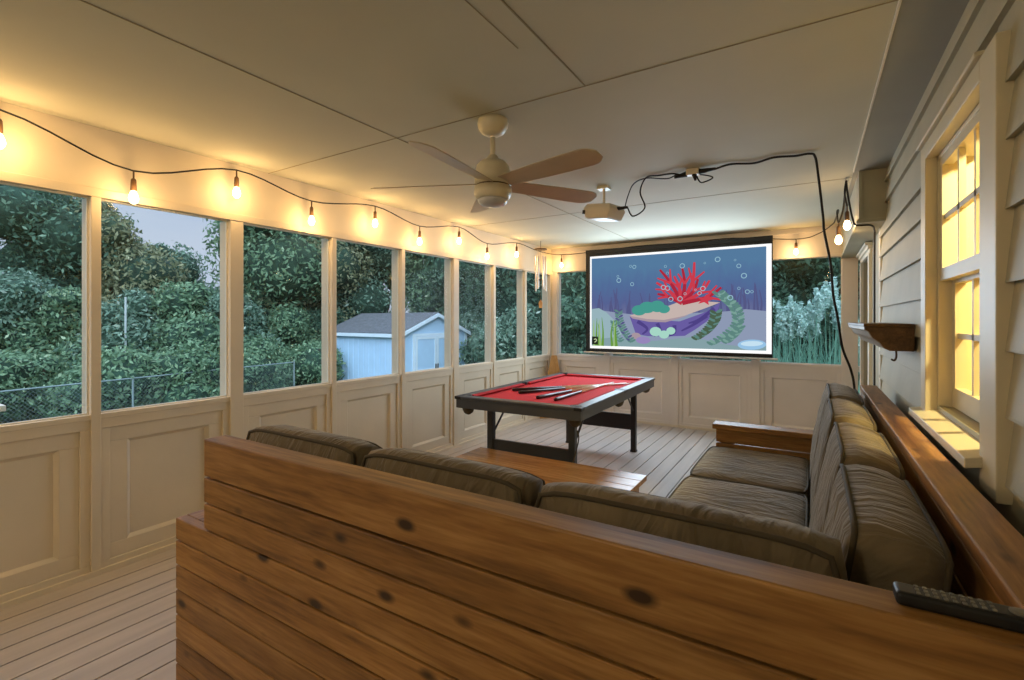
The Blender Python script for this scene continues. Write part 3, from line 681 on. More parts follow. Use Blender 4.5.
# ------------------------------------------------------------------ shelf on the siding
S = thing('wall_shelf', (.33, 3.8, 1.27), 'dark wooden ledge shelf with crown moulding on the siding beside the window', 'shelf')
prof = [(XR-.022, 1.40), (.23, 1.40), (.23, 1.385), (.245, 1.375), (.26, 1.345), (.29, 1.32), (.31, 1.29), (.33, 1.278), (XR-.022, 1.278)]
q = MB(); q.prism(prof, 'Y', 3.09, 4.4); obj('moulding', q, M['shelf_wood'], S, .002)
q = MB(); q.box(.222, XR-.022, 3.08, 4.42, 1.401, 1.416); obj('top_board', q, M['shelf_wood'], S, .002)
q = MB()
q.prism([(.226, 1.384), (.241, 1.374), (.256, 1.344), (.286, 1.319), (.306, 1.289), (.31, 1.289), (.29, 1.322), (.26, 1.348), (.245, 1.378), (.23, 1.386)], 'Y', 3.092, 4.398); q.box(.226, .2295, 3.092, 4.398, 1.384, 1.4); f_ = obj('front_face', q, M['shelf_front'], S); f_['label'] = 'front of the shelf, painted pale for the light on it'
q = MB(); q.tube(smoothcurve([(.36, 3.13, 1.278), (.36, 3.13, 1.245), (.352, 3.13, 1.228), (.34, 3.13, 1.235)]), .005, 6); obj('hook', q, M['socket'], S)

# ------------------------------------------------------------------ projection screen
ys = 6.5; sx0, sx1, sz0, sz1 = -2.79, -.405, .985, 2.41
PS = thing('projection_screen', ((sx0+sx1)/2, ys, sz0), 'large pull-down projection screen showing an underwater scene on the back wall', 'projection screen')
q = MB(); q.box(sx0, sx1, ys, ys+.006, sz0, sz1-.03); obj('black_border', q, M['black'], PS)
q = MB(); q.box(sx0, sx1, ys-.012, ys+.06, sz1-.03, sz1+.03); obj('roller_case', q, M['black'], PS, .004)
q = MB(); q.tube([(sx0-.03, ys, sz0-.015), (sx1+.05, ys, sz0-.015)], .014, 10); obj('bottom_bar', q, M['metal'], PS)
q = MB(); q.tube([(-1.6, ys-.01, sz0-.02), (-1.6, ys-.01, sz0-.07)], .004, 6); q.tube([(-1.6, ys-.01, sz0-.07), (-1.6, ys-.01, sz0-.13)], .009, 8); obj('pull_cord', q, M['white_plastic'], PS)
for xx in (-2.45, -.75): q = MB(); q.box(xx-.02, xx+.02, ys+.06, YB-.012, 2.4, 2.43); obj('bracket', q, M['metal'], PS)
bx0, bx1, bz0, bz1 = -2.725, -.417, 1.03, 2.345
q = MB(); q.box(bx0, bx1, ys-.002, ys, bz0, bz1); obj('white_border', q, emit('projected_white', (1., 1., 1.), 1.05), PS)
ix0, ix1, iz0, iz1 = -2.70, -.473, 1.068, 2.315
IW, IH = ix1-ix0, iz1-iz0
pm = []
def pmat(n, c, s=1.): pm.append(emit('projected_'+n, srgb(*c), s)); return len(pm)-1
# water gradient
m, nt, o = mat('projected_water')
tc = nd(nt, 'ShaderNodeTexCoord'); sxz = nd(nt, 'ShaderNodeSeparateXYZ'); L(nt, tc.outputs['Object'], sxz.inputs[0])
nz = nd(nt, 'ShaderNodeTexNoise', Scale=5., Detail=4.); mpn = nd(nt, 'ShaderNodeMapping'); mpn.inputs['Scale'].default_value = (2.5, 1, .8); L(nt, tc.outputs['Object'], mpn.inputs[0]); L(nt, mpn.outputs[0], nz.inputs['Vector'])
mr = nd(nt, 'ShaderNodeMapRange'); mr.inputs['From Min'].default_value = iz0-sz0; mr.inputs['From Max'].default_value = iz1-sz0; L(nt, sxz.outputs[2], mr.inputs[0])
ad = nd(nt, 'ShaderNodeMath', operation='MULTIPLY_ADD'); L(nt, nz.outputs['Fac'], ad.inputs[0]); ad.inputs[1].default_value = .25; L(nt, mr.outputs[0], ad.inputs[2])
rp = nd(nt, 'ShaderNodeValToRGB'); cr = rp.color_ramp
cr.elements[0].position = .2; cr.elements[0].color = col(srgb(138, 148, 178)); cr.elements[1].position = 1.12; cr.elements[1].color = col(srgb(84, 122, 158))
for ps, c in ((.45, (108, 112, 150)), (.6, (86, 98, 146)), (.8, (82, 108, 152))): e = cr.elements.new(ps); e.color = col(srgb(*c))
L(nt, ad.outputs[0], rp.inputs[0]); em = nd(nt, 'ShaderNodeEmission'); L(nt, rp.outputs[0], em.inputs[0]); L(nt, em.outputs[0], o.inputs[0]); pm.append(m)
pic = MB(); layer = [0]
def PP(x, y): return (ix0+IW*x, ys-.0025-.0003*layer[0], iz1-IH*y)
def poly(pts, mi):
    layer[0] += 1; pic.cur = mi; pic.add([PP(*p) for p in pts], [tuple(range(len(pts)))])
def blob(cx, cy, rx, ry, mi, n=18, rot=0):
    ca, sa = math.cos(rot), math.sin(rot)
    poly([(cx+rx*math.cos(2*PI*k/n)*ca-ry*math.sin(2*PI*k/n)*sa, cy+(rx*math.cos(2*PI*k/n)*sa+ry*math.sin(2*PI*k/n)*ca)*IW/IH*1) for k in range(n)], mi)
def stroke(pts, w0, w1, mi):
    layer[0] += 1; pic.cur = mi; l = []; r = []
    P_ = smoothcurve([(a, b*IH/IW, 0) for a, b in pts], 6); n = len(P_)
    for i, p in enumerate(P_):
        d = P_[min(i+1, n-1)]-P_[max(i-1, 0)]; d.normalize(); w = w0+(w1-w0)*i/(n-1)
        l.append((p.x-d.y*w, (p.y+d.x*w)*IW/IH)); r.append((p.x+d.y*w, (p.y-d.x*w)*IW/IH))
    vs = [PP(*a) for a in l]+[PP(*a) for a in r]
    pic.add(vs, [(i, i+1, n+i+1, n+i) for i in range(n-1)])
poly([(0, 0), (1, 0), (1, 1), (0, 1)], 0)
c_far = pmat('far_weeds', (84, 88, 132)); c_sand = pmat('sand', (140, 152, 178)); c_sand2 = pmat('pale_sand', (150, 178, 186)); c_sand3 = pmat('near_sand', (132, 160, 166))
c_rock = pmat('rock', (104, 92, 160)); c_rock2 = pmat('dark_rock', (78, 66, 132)); c_slab = pmat('slab', (196, 178, 172)); c_slab2 = pmat('slab_shade', (166, 148, 158))
c_kelp = pmat('kelp', (92, 132, 126)); c_kelp2 = pmat('dark_kelp', (74, 96, 76)); c_kelp3 = pmat('light_kelp', (120, 160, 150)); c_grass = pmat('sea_grass', (104, 150, 62)); c_grass2 = pmat('sea_grass_light', (150, 186, 120))
c_bub = pmat('bubble', (150, 190, 206)); c_red = pmat('coral', (202, 60, 76)); c_red2 = pmat('coral_dark', (170, 40, 60)); c_shell = pmat('blue_shell', (150, 194, 228)); c_shell2 = pmat('shell_light', (196, 224, 240)); c_purple = pmat('purple_stone', (150, 134, 186))
c_teal = pmat('teal_sponge', (70, 152, 140)); c_mint = pmat('mint_frond', (164, 212, 196)); c_blk = pmat('black_corner', (34, 40, 30)); c_mark = pmat('corner_mark', (190, 205, 160))
r2 = random.Random(3)
for k in range(46):
    x_ = r2.choice([r2.uniform(.0, .26), r2.uniform(.72, 1.0), r2.uniform(0, 1)]); y_ = r2.uniform(.34, .5)
    stroke([(x_, .66), (x_+r2.uniform(-.01, .01), (y_+.66)/2), (x_+r2.uniform(-.015, .015), y_)], .007, .002, c_far)
poly([(0, .66), (.08, .6), (.2, .63), (.35, .66), (.55, .64), (.8, .62), (.9, .6), (1, .62), (1, 1), (0, 1)], c_sand)
poly([(0, .58), (.05, .57), (.1, .62), (.16, .72), (.2, .86), (.12, 1), (0, 1)], c_sand2)
poly([(.0, .93), (.15, .9), (.4, .93), (.62, .88), (.8, .95), (.9, .97), (1, .95), (1, 1), (0, 1)], c_sand3)
# rock ledge
poly([(.25, .66), (.38, .7), (.55, .72), (.7, .62), (.77, .53), (.76, .6), (.7, .72), (.64, .8), (.58, .87), (.48, .88), (.36, .88), (.29, .86)], c_rock)
for a in ([(.3, .72), (.36, .8), (.33, .86)], [(.42, .74), (.44, .84), (.4, .88)], [(.52, .76), (.52, .84), (.48, .88)], [(.7, .66), (.63, .75), (.56, .82)], [(.74, .59), (.66, .7), (.6, .74)]): stroke(a, .012, .004, c_rock2)
poly([(.25, .66), (.3, .63), (.42, .6), (.54, .52), (.66, .51), (.77, .53), (.7, .58), (.58, .66), (.46, .71), (.36, .7)], c_slab)
poly([(.25, .66), (.36, .695), (.46, .705), (.6, .655), (.58, .67), (.47, .73), (.37, .725), (.27, .69)], c_slab2)
blob(.29, .88, .03, .02, c_slab2); blob(.335, .925, .045, .022, c_purple)
# teal sponge mound and red fan coral growing on the ledge
for (cx, cy, rx, ry) in [(.31, .6, .045, .032), (.36, .57, .05, .035), (.42, .56, .045, .035), (.46, .59, .035, .025)]: blob(cx, cy, rx, ry, c_teal)
for k in range(9):
    a = math.radians(-160+k*17.5); b0 = (.565, .53)
    r_ = .17+.04*((k*7) % 3)
    mid = (b0[0]+.55*r_*math.cos(a+.12), b0[1]+.55*r_*1.75*math.sin(a+.12)); tip = (b0[0]+r_*math.cos(a)*.9, b0[1]+r_*1.85*math.sin(a)*.95)
    stroke([b0, mid, tip], .013, .006, c_red if k % 2 else c_red2)
    for s_ in (-1, 1):
        stroke([mid, (mid[0]+.35*r_*math.cos(a+s_*.55), mid[1]+.6*r_*math.sin(a+s_*.55))], .008, .004, c_red)
for (cx, cy, rx, ry) in [(.41, .83, .035, .028), (.46, .86, .03, .024), (.5, .82, .026, .022)]: blob(cx, cy, rx, ry, c_mint)
# sea star
st = []
for k in range(10): rr = .05 if k % 2 == 0 else .02; a = -PI/2+k*PI/5+.2; st.append((.69+rr*math.cos(a), .5+rr*1.2*math.sin(a)))
poly(st, c_red)
def kelp(pts, mi, mi2, lw):
    P_ = smoothcurve([(a, b, 0) for a, b in pts], 5); stroke(pts, .003, .002, mi)
    for i, p in enumerate(P_[1:]):
        for s_ in (-1, 1): blob(p.x+s_*lw*.8, p.y-.004*s_, lw, lw*.42, mi if (i+s_) % 3 else mi2, 8, s_*-.5)
kelp([(.72, .95), (.8, .86), (.86, .74), (.85, .6), (.8, .5), (.76, .43)], c_kelp, c_kelp3, .02)
kelp([(.64, .9), (.7, .82), (.74, .72), (.75, .62)], c_kelp2, c_kelp, .02)
kelp([(.8, .93), (.84, .86), (.87, .78)], c_kelp, c_kelp3, .018)
kelp([(.27, .95), (.22, .84), (.19, .72), (.18, .6)], c_kelp, c_far, .016); kelp([(.2, .95), (.16, .84), (.15, .72)], c_kelp, c_kelp3, .014)
for k in range(8):
    xb = .02+.014*k+(.05 if k > 4 else 0); stroke([(xb, 1.0), (xb+r2.uniform(-.008, .008), .84), (xb+r2.uniform(-.012, .012), .64+r2.uniform(0, .12))], .009, .001, c_grass if k % 3 else c_grass2)
blob(.93, .945, .07, .028, c_shell, rot=-.05); blob(.93, .935, .055, .014, c_shell2, rot=-.05)
for k in range(26):
    cx, cy, rr = r2.uniform(.03, .97), r2.uniform(.03, .5), r2.choice([.006, .008, .012, .015])
    layer[0] += 1; pic.cur = c_bub; n = 14; vs = []
    for k2 in range(n):
        a = 2*PI*k2/n
        vs += [PP(cx+rr*math.cos(a), cy+rr*IW/IH*math.sin(a)), PP(cx+rr*.72*math.cos(a), cy+rr*.72*IW/IH*math.sin(a))]
    pic.add(vs, [(2*i, 2*((i+1) % n), 2*((i+1) % n)+1, 2*i+1) for i in range(n)])
poly([(.004, .895), (.045, .895), (.045, .985), (.004, .985)], c_blk)
stroke([(.018, .93), (.028, .922), (.036, .935), (.03, .95), (.022, .962)], .003, .003, c_mark)
# keep the stacked shapes within 12 mm of the sheet
po = obj('projected_picture', pic, pm, PS); 
k_ = .010/(.0003*layer[0])
for v in po.data.vertices:
    wy_ = v.co.y; v.co.y = -.0025+(wy_+.0025)*k_

# ------------------------------------------------------------------ outdoors
GZ = -1.0
q = MB(); q.box(-45, 25, -20, 50, GZ-.1, GZ); struct('ground', q, M['grass'])
TH = math.atan(301/483); ct_, st_ = math.cos(TH), math.sin(TH)
def W2(lat, D): return Vector((lat*ct_-D*st_, lat*st_+D*ct_, 0))
# shed
P1 = W2(-3.68, 16); ax = (W2(-3.68+3*.597, 16+3*.802)-P1).normalized(); ay = (W2(-3.68-4.2*.802, 16+4.2*.597)-P1).normalized()
up = Vector((0, 0, 1))
def SP(a, b, z): return P1+ax*a+ay*b+up*z
SW, SLn = 3.2, 4.2; ez, rz = 1.0, 1.66
SH = thing('garden_shed', (P1.x+ax.x*1.5+ay.x*2.2, P1.y+ax.y*1.5+ay.y*2.2, GZ), 'pale blue garden shed with grey roof and double doors in the yard', 'shed')
Ts = Matrix(((ax.x, ay.x, 0, P1.x), (ax.y, ay.y, 0, P1.y), (0, 0, 1, 0), (0, 0, 0, 1)))
def sbox(nm, b, m, par=SH): q = MB(); q.box(*b, Ts); return obj(nm, q, M[m], par)
q = MB()
for a in (0, SLn): q.add([SP(0, a, GZ), SP(SW, a, GZ), SP(SW, a, ez), SP(SW/2, a, rz), SP(0, a, ez)], [(0, 1, 2, 3, 4)])
q.quad(SP(0, 0, GZ), SP(0, SLn, GZ), SP(0, SLn, ez), SP(0, 0, ez)); q.quad(SP(SW, 0, GZ), SP(SW, SLn, GZ), SP(SW, SLn, ez), SP(SW, 0, ez))
k = .2
while k < SLn: q.box(-.012, 0, k, k+.035, GZ, ez-.02, Ts); k += .3
obj('walls', q, M['shed'], SH)
q = MB(); oh = .12; sl = (rz-ez)/(SW/2)
for sgn in (0, 1):
    e = -oh if sgn == 0 else SW+oh; zE = ez-sl*oh
    q.add([SP(e, -oh, zE), SP(e, SLn+oh, zE), SP(SW/2, SLn+oh, rz), SP(SW/2, -oh, rz), SP(e, -oh, zE+.05), SP(e, SLn+oh, zE+.05), SP(SW/2, SLn+oh, rz+.05), SP(SW/2, -oh, rz+.05)],
          [(0, 1, 2, 3), (7, 6, 5, 4), (0, 4, 5, 1), (1, 5, 6, 2), (3, 2, 6, 7), (0, 3, 7, 4)])
obj('roof', q, M['shingle'], SH)
q = MB()
for sgn in (0, 1):
    e = -oh if sgn == 0 else SW+oh; zE = ez-sl*oh
    q.add([SP(e, -oh-.02, zE-.1), SP(SW/2, -oh-.02, rz-.1), SP(SW/2, -oh-.02, rz+.03), SP(e, -oh-.02, zE+.03), SP(e, -oh, zE-.1), SP(SW/2, -oh, rz-.1), SP(SW/2, -oh, rz+.03), SP(e, -oh, zE+.03)],
          [(0, 1, 2, 3), (7, 6, 5, 4), (0, 4, 5, 1), (3, 2, 6, 7), (0, 3, 7, 4), (1, 5, 6, 2)])
q.box(-oh-.02, -oh, -oh, SLn+oh, ez-sl*oh-.1, ez-sl*oh+.02, Ts); obj('roof_trim', q, M['shedtrim'], SH)
q = MB(); q.box(-.025, .09, -.025, .0, GZ, ez, Ts); q.box(SW-.09, SW+.025, -.025, 0, GZ, ez, Ts); q.box(.5, 2.7, -.03, 0, .87, .97, Ts); q.box(.5, .6, -.03, 0, GZ, .87, Ts); q.box(2.6, 2.7, -.03, 0, GZ, .87, Ts); obj('corner_trim', q, M['shedtrim'], SH)
for a, b in ((.61, 1.59), (1.61, 2.59)):
    d_ = sbox('door', (a, b, -.03, 0, GZ+.08, .86), 'shed')
    q = MB(); q.box(a, b, -.045, -.03, GZ+.08, GZ+.17, Ts); q.box(a, b, -.045, -.03, .77, .86, Ts); q.box(a, a+.09, -.045, -.03, GZ+.17, .77, Ts); q.box(b-.09, b, -.045, -.03, GZ+.17, .77, Ts); q.box(a+.09, b-.09, -.045, -.03, -.35, -.27, Ts); obj('door_trim', q, M['shedtrim'], d_)
sbox('door_handle', (1.63, 1.67, -.07, -.045, -.3, -.12), 'leg')
sbox('door_handle', (1.53, 1.57, -.07, -.045, -.3, -.12), 'leg')

# fences
def fence(a, b, lb, posts, grp):
    a = Vector(a); b = Vector(b); top = .12
    f = thing('chain_link_fence', ((a.x+b.x)/2, (a.y+b.y)/2, GZ), lb, 'fence')
    q = MB(); q.tube([a+up*top, b+up*top], .016, 8); obj('top_rail', q, M['galv'], f)
    q = MB(); q.quad(a+up*GZ, b+up*GZ, b+up*top, a+up*top); obj('mesh', q, M['link'], f)
    for k in range(posts+1):
        p = a.lerp(b, k/posts); q = MB(); q.tube([p+up*GZ, p+up*(top+.05)], .022, 8); obj('post', q, M['galv'], f)
fence((-11.9, -2, 0), (-13.75, 9.2, 0), 'long chain-link fence in front of the green thicket, left of the shed', 5, None)
fence((-11.1, 14.9, 0), (-7.2, 16.4, 0), 'short chain-link fence just right of the shed', 2, None)
q = MB(); q.box(-4.43, -4.33, .77, .87, GZ, .86); pp = tag(obj('railing_post', q, M['trim'], bevel=.005), 'white square railing post outside the leftmost window', 'post')
q = MB(); q.box(-4.455, -4.305, .745, .895, .86, .9); obj('post_cap', q, M['trim'], pp, .005)
q = MB(); q.tube([W2(-12.0, 15)+up*GZ, W2(-12.0, 15)+up*2.15], .03, 8); tag(obj('pole', q, M['paleb']), 'thin pale pole standing in the thicket behind the second window', 'pole')
q = MB(); q.tube([W2(-4.26, 23.4)+up*GZ, W2(-4.26, 23.4)+up*4.4], .05, 8); tag(obj('pole', q, M['paleb']), 'tall pale pole among the trees above the shed roof', 'pole')

def leaves(blobs, count, size, seed, shell=.35, flat=0.):
    r = np.random.default_rng(seed); bl = np.array(blobs)
    wts = bl[:, 3]*bl[:, 4]; wts = wts/wts.sum()
    bi = r.choice(len(bl), count, p=wts)
    d = r.normal(size=(count, 3)); d /= np.linalg.norm(d, axis=1)[:, None]
    rad = 1-shell*r.random(count)**1.5+.12*r.normal(size=count)*.6
    c = bl[bi, :3]+d*rad[:, None]*bl[bi][:, [3, 3, 4]]
    nrm = d+.7*r.normal(size=(count, 3)); nrm /= np.linalg.norm(nrm, axis=1)[:, None]
    t = np.cross(nrm, r.normal(size=(count, 3))); t /= np.linalg.norm(t, axis=1)[:, None]; b = np.cross(nrm, t)
    s = size*(.6+.8*r.random(count))[:, None]
    v = np.stack([c-t*s, c-b*s*.42, c+t*s, c+b*s*.42], 1).reshape(-1, 3)
    return v
def fastmesh(name, v, cores, m, parent):
    nq = len(v)//4
    vs = [v]; base = len(v); cf = []
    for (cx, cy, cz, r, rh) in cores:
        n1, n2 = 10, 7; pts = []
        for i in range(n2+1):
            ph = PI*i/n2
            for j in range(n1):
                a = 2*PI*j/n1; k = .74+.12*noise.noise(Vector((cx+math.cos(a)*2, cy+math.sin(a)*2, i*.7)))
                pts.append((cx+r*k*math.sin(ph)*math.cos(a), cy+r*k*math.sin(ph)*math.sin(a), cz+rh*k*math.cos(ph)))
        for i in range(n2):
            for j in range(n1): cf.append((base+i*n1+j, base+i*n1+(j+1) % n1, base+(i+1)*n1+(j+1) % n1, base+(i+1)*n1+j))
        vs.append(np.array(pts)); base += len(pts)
    V = np.concatenate(vs); V = V-np.array(WL[parent.name])
    faces = np.concatenate([np.arange(nq*4).reshape(-1, 4), np.array(cf, dtype=int).reshape(-1, 4)]) if cf else np.arange(nq*4).reshape(-1, 4)
    me = bpy.data.meshes.new(name); me.vertices.add(len(V)); me.vertices.foreach_set('co', V.ravel())
    nf = len(faces); me.loops.add(nf*4); me.polygons.add(nf)
    me.loops.foreach_set('vertex_index', faces.ravel().astype(np.int32)); me.polygons.foreach_set('loop_start', np.arange(0, nf*4, 4, dtype=np.int32)); me.polygons.foreach_set('loop_total', np.full(nf, 4, dtype=np.int32))
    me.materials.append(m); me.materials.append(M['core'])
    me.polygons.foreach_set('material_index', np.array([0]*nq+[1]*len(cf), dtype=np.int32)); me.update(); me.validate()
    o = bpy.data.objects.new(name, me); C.objects.link(o); o.parent = parent; WL[o.name] = WL[parent.name]; return o
def crown(cx, cy, z0, z1, r, n, seed):
    rr = random.Random(seed); bl = []
    for k in range(n):
        t = (k+.5)/n; z = z0+(z1-z0)*t; env = r*(math.sin(PI*(.14+.8*t))**.7)
        a = rr.uniform(0, 2*PI); q = env*.55*rr.random()**.5; br = max(.5, env*rr.uniform(.45, .7))
        bl.append((cx+q*math.cos(a), cy+q*math.sin(a), min(z, z1-br*.6), br, br*rr.uniform(.7, 1.)))
    return bl
def tree(u, D, ztop, r, m, lb, count=4200, size=.17, z0=0., n=12, seed=0, name='tree', grp='trees behind the yard', shell=.4):
    p = W2((u-512)/483*D, D)
    t = thing(name, (p.x, p.y, GZ), lb, 'shrub' if name == 'shrub' else 'tree', grp)
    bl = crown(p.x, p.y, z0, ztop, r, n, seed)
    fastmesh('foliage', leaves(bl, count, size, seed, shell), [b for b in bl], M[m], t)
    q = MB(); q.tube([(p.x, p.y, GZ), (p.x+.05, p.y, (GZ+ztop)/2), (p.x, p.y+.1, ztop*.75)], [.16, .11, .04] if name == 'tree' else [.05, .04, .02], 8); obj('trunk' if name == 'tree' else 'stem', q, M['bark'], t)
TREES = [
 (-70, 19, 9.5, 3.4, 'leafA', 'tall teal-green tree at the left edge beyond the first window'),
 (35, 19, 9.0, 3.2, 'leafD', 'tall dark tree filling the top of the first window'),
 (112, 19.5, 6.3, 2.6, 'leafC', 'rusty-green tree left of the gap of sky in the second window'),
 (150, 22, 4.9, 2.5, 'leafA', 'rounded grey-green tree directly below the gap of sky'),
 (212, 25, 2.9, 2.6, 'leafA', 'low far tree at the right foot of the gap of sky'),
 (270, 20, 8.5, 2.8, 'leafB', 'tall leafy tree filling the third window'),
 (308, 21, 8.8, 2.9, 'leafC', 'tall tree with rusty leaves behind the third and fourth window posts'),
 (362, 23, 9.0, 3.2, 'leafA', 'tall dense tree behind the back of the shed roof'),
 (418, 24.5, 9.0, 3.0, 'leafB', 'tall green tree right behind the shed peak'),
 (470, 23, 8.5, 2.8, 'leafD', 'dark tree just right of the shed'),
 (512, 19, 7.5, 2.6, 'leafD', 'dark evergreen in the narrow windows near the back corner'),
 (552, 17, 7.0, 2.5, 'leafD', 'dark evergreen behind the back corner post'),
 (590, 15, 6.0, 2.2, 'leafD', 'dark evergreen to the left of the projection screen'),
 (740, 16, 6.0, 2.3, 'leafD', 'dark evergreen behind the right half of the projection screen'),
 (800, 15, 6.0, 2.2, 'leafD', 'dark evergreen behind the pale plumes, next to the screen edge'),
 (860, 15, 6.0, 2.3, 'leafD', 'dark evergreen behind the pale plumes, beside the right window post'),
]
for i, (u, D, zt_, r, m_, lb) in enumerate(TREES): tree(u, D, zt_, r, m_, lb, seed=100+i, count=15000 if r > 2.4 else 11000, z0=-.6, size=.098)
SHR = [(-60, 14.5, 2.6, 1.9, 'leafA', 'big vine-covered bush at the left edge of the first window'), (10, 15, 2.9, 2.0, 'leafA', 'broad teal thicket in the left of the first window'), (75, 15.5, 2.4, 1.9, 'leafB', 'bright green thicket in the right of the first window'),
       (130, 16, 2.3, 1.9, 'leafA', 'teal thicket in the left of the second window'), (185, 17, 2.6, 2.0, 'leafB', 'green thicket in the right of the second window'), (236, 17.5, 2.3, 1.8, 'leafA', 'thicket behind the wide post between the second and third windows'),
       (285, 19, 1.8, 1.8, 'leafB', 'leafy bush at the foot of the trees in the third window'), (325, 21, 1.9, 1.8, 'leafD', 'dark bush beside the rear end of the shed'), (482, 19.5, 1.9, 1.6, 'leafA', 'loose bush just right of the shed'), (520, 15, 1.8, 1.5, 'leafA', 'feathery bush in the windows left of the back corner'),
       (575, 12.5, 2.0, 1.3, 'leafD', 'dark bush left of the projection screen'), (755, 14, 2.0, 1.4, 'leafD', 'dark bush behind the lower right of the projection screen'), (850, 13, 1.9, 1.2, 'leafD', 'dark bush behind the plumes at the right window post')]
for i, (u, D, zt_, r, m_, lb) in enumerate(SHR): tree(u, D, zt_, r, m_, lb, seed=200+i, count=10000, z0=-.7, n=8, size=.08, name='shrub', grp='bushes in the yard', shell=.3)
LOW = [(-40, 11.0, 'low ground-cover bush along the fence at the left edge'), (40, 11.6, 'low ground-cover bush along the fence in the first window'), (120, 11.9, 'low ground-cover bush along the fence in the second window, left half'), (185, 12.3, 'low ground-cover bush along the fence in the second window, right half'), (255, 15.9, 'low ground-cover bush at the end of the fence'), (308, 17.8, 'low ground-cover bush just left of the shed')]
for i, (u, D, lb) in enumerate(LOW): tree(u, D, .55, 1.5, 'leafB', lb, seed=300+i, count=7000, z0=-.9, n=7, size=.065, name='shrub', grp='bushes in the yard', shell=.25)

# pale plumed grasses outside the right back window
def plume_grass(x, y, zt_, lb, seed):
    rr = random.Random(seed); g = thing('plume_grass', (x, y, GZ), lb, 'grass plant', 'plumed grasses')
    q = MB()
    for k in range(70):
        a = rr.uniform(0, 2*PI); r = rr.uniform(.05, .85); h_ = rr.uniform(.55, 1.)*(zt_-.45-GZ); w_ = .008
        bx_, by_ = x+.08*math.cos(a), y+.08*math.sin(a); ex, ey = x+r*math.cos(a), y+r*math.sin(a)
        p0 = Vector((bx_, by_, GZ)); p1 = Vector(((bx_+ex)/2-.1*math.cos(a)*r, (by_+ey)/2, GZ+h_*.6)); p2 = Vector((ex, ey, GZ+h_)); s_ = Vector((w_, 0, 0))
        q.add([p0-s_, p0+s_, p1+s_, p1-s_, p2], [(0, 1, 2, 3), (3, 2, 4)])
    obj('blades', q, M['reed'], g)
    for k in range(5):
        px, py = x+rr.uniform(-.2, .2), y+rr.uniform(-.25, .25); tz = zt_-rr.uniform(.03, .45)*(k > 0)
        q = MB(); q.tube([(x+(px-x)*.3, y, GZ), (px, py, tz-.4)], .008, 5); st_o = obj('stalk', q, M['reed'], g)
        bl = [(px+rr.uniform(-.03, .03), py, tz-.42+.34*j/4, .085*math.sin(PI*(.25+.62*j/4)), .09) for j in range(5)]
        fastmesh('plume', leaves(bl, 600, .032, seed*10+k, .9), [], M['plume'], g)
for i, (x, y, z, lb) in enumerate([(-.62, 9.7, 1.98, 'plumed grass tuft touching the right edge of the projection screen'), (-.36, 9.85, 1.86, 'plumed grass tuft second from the screen, slightly shorter'), (-.08, 9.95, 2.0, 'plumed grass tuft in the middle of the right back window'), (.27, 10.15, 2.2, 'tallest plumed grass tuft, behind the hanging cord'), (.52, 10.3, 1.8, 'plumed grass tuft beside the right post of the back window')]): plume_grass(x, y, z, lb, 400+i)

# ------------------------------------------------------------------ world, lamps
wd = bpy.data.worlds.new('dusk'); bpy.context.scene.world = wd; wd.use_nodes = True
nt = wd.node_tree; nt.nodes.clear()
out = nt.nodes.new('ShaderNodeOutputWorld'); bg = nt.nodes.new('ShaderNodeBackground'); L(nt, bg.outputs[0], out.inputs[0])
tc = nd(nt, 'ShaderNodeTexCoord'); sp = nd(nt, 'ShaderNodeSeparateXYZ'); L(nt, tc.outputs['Generated'], sp.inputs[0])
r = nd(nt, 'ShaderNodeValToRGB'); r.color_ramp.elements[0].position = .0; r.color_ramp.elements[0].color = col(srgb(204, 218, 240)); r.color_ramp.elements[1].position = .6; r.color_ramp.elements[1].color = col(srgb(168, 190, 228))
L(nt, sp.outputs[2], r.inputs[0])
cn = nd(nt, 'ShaderNodeTexNoise', Scale=4., Detail=4.); mp = nd(nt, 'ShaderNodeMapping'); mp.inputs['Scale'].default_value = (1, 1, 5); L(nt, tc.outputs['Generated'], mp.inputs[0]); L(nt, mp.outputs[0], cn.inputs['Vector'])
cr_ = nd(nt, 'ShaderNodeMapRange'); cr_.inputs['From Min'].default_value = .4; cr_.inputs['From Max'].default_value = .75; cr_.inputs['To Max'].default_value = .5; L(nt, cn.outputs['Fac'], cr_.inputs[0])
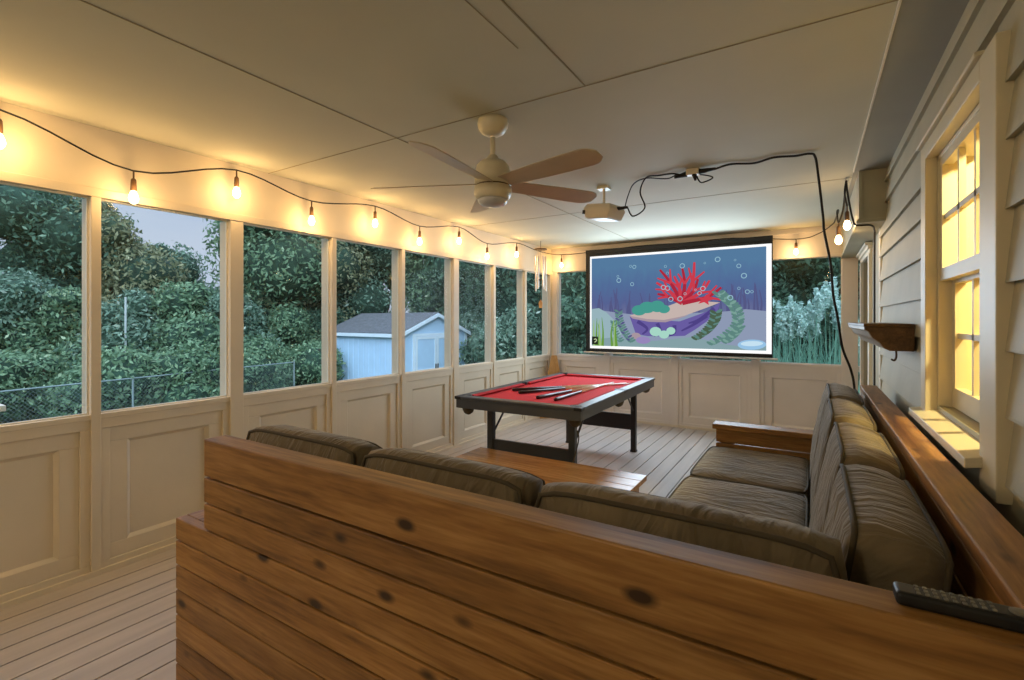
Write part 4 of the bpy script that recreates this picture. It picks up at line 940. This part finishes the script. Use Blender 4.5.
mx = nd(nt, 'ShaderNodeMixRGB'); L(nt, cr_.outputs[0], mx.inputs[0]); L(nt, r.outputs[0], mx.inputs[1]); mx.inputs[2].default_value = col(srgb(214, 222, 240)); L(nt, mx.outputs[0], bg.inputs[0])
sr = nd(nt, 'ShaderNodeMapRange'); sr.inputs['From Min'].default_value = .3; sr.inputs['From Max'].default_value = .55; sr.inputs['To Min'].default_value = 1.0; sr.inputs['To Max'].default_value = 2.4
L(nt, sp.outputs[2], sr.inputs[0]); L(nt, sr.outputs[0], bg.inputs['Strength'])
def lamp(kind, name, loc, power, color, size=.03, rot=None, **kw):
    l = bpy.data.lights.new(name, kind); l.energy = power; l.color = color
    if kind == 'POINT': l.shadow_soft_size = size
    if kind == 'AREA': l.size = size
    for k, v in kw.items(): setattr(l, k, v)
    o = bpy.data.objects.new(name, l); C.objects.link(o); o.location = loc
    if rot: o.rotation_euler = rot
    return o
for (x, y, z) in LIGHTS: lamp('POINT', 'bulb_light', (x+(.05 if x < -3.3 else 0), y-(.05 if y > 6.5 else 0), z), 4.0, (1, .615, .245), .035)
lamp('POINT', 'house_lamp', (1.12, 2.0, 2.42), 190, (1, .84, .42), .05)
lamp('POINT', 'rear_fill', (-1.3, -1.6, 2.3), 36, (1, .88, .66), .15)  # added fill behind the camera, no fixture there
lamp('AREA', 'screen_glow', (-1.6, 6.42, 1.7), 62, (.68, .85, 1), 2.2, rot=(-PI/2, 0, 0), shape='RECTANGLE', size_y=1.2)
lamp('SUN', 'dusk_glow', (5, -5, 12), 3.6, (.72, .87, 1), rot=(math.radians(38), 0, math.radians(40)), angle=math.radians(80))

# ------------------------------------------------------------------ camera
cd = bpy.data.cameras.new('camera'); co = bpy.data.objects.new('camera', cd); C.objects.link(co)
co.location = (0, 0, 1.435); co.rotation_euler = (PI/2, 0, TH); cd.sensor_width = 36; cd.lens = 36*483/1024; cd.shift_y = -20/1024; cd.clip_start = .03
bpy.context.scene.camera = co
vs_ = bpy.context.scene.view_settings
vs_.view_transform = 'Standard'; vs_.look = 'None'; vs_.exposure = 0; vs_.gamma = 1
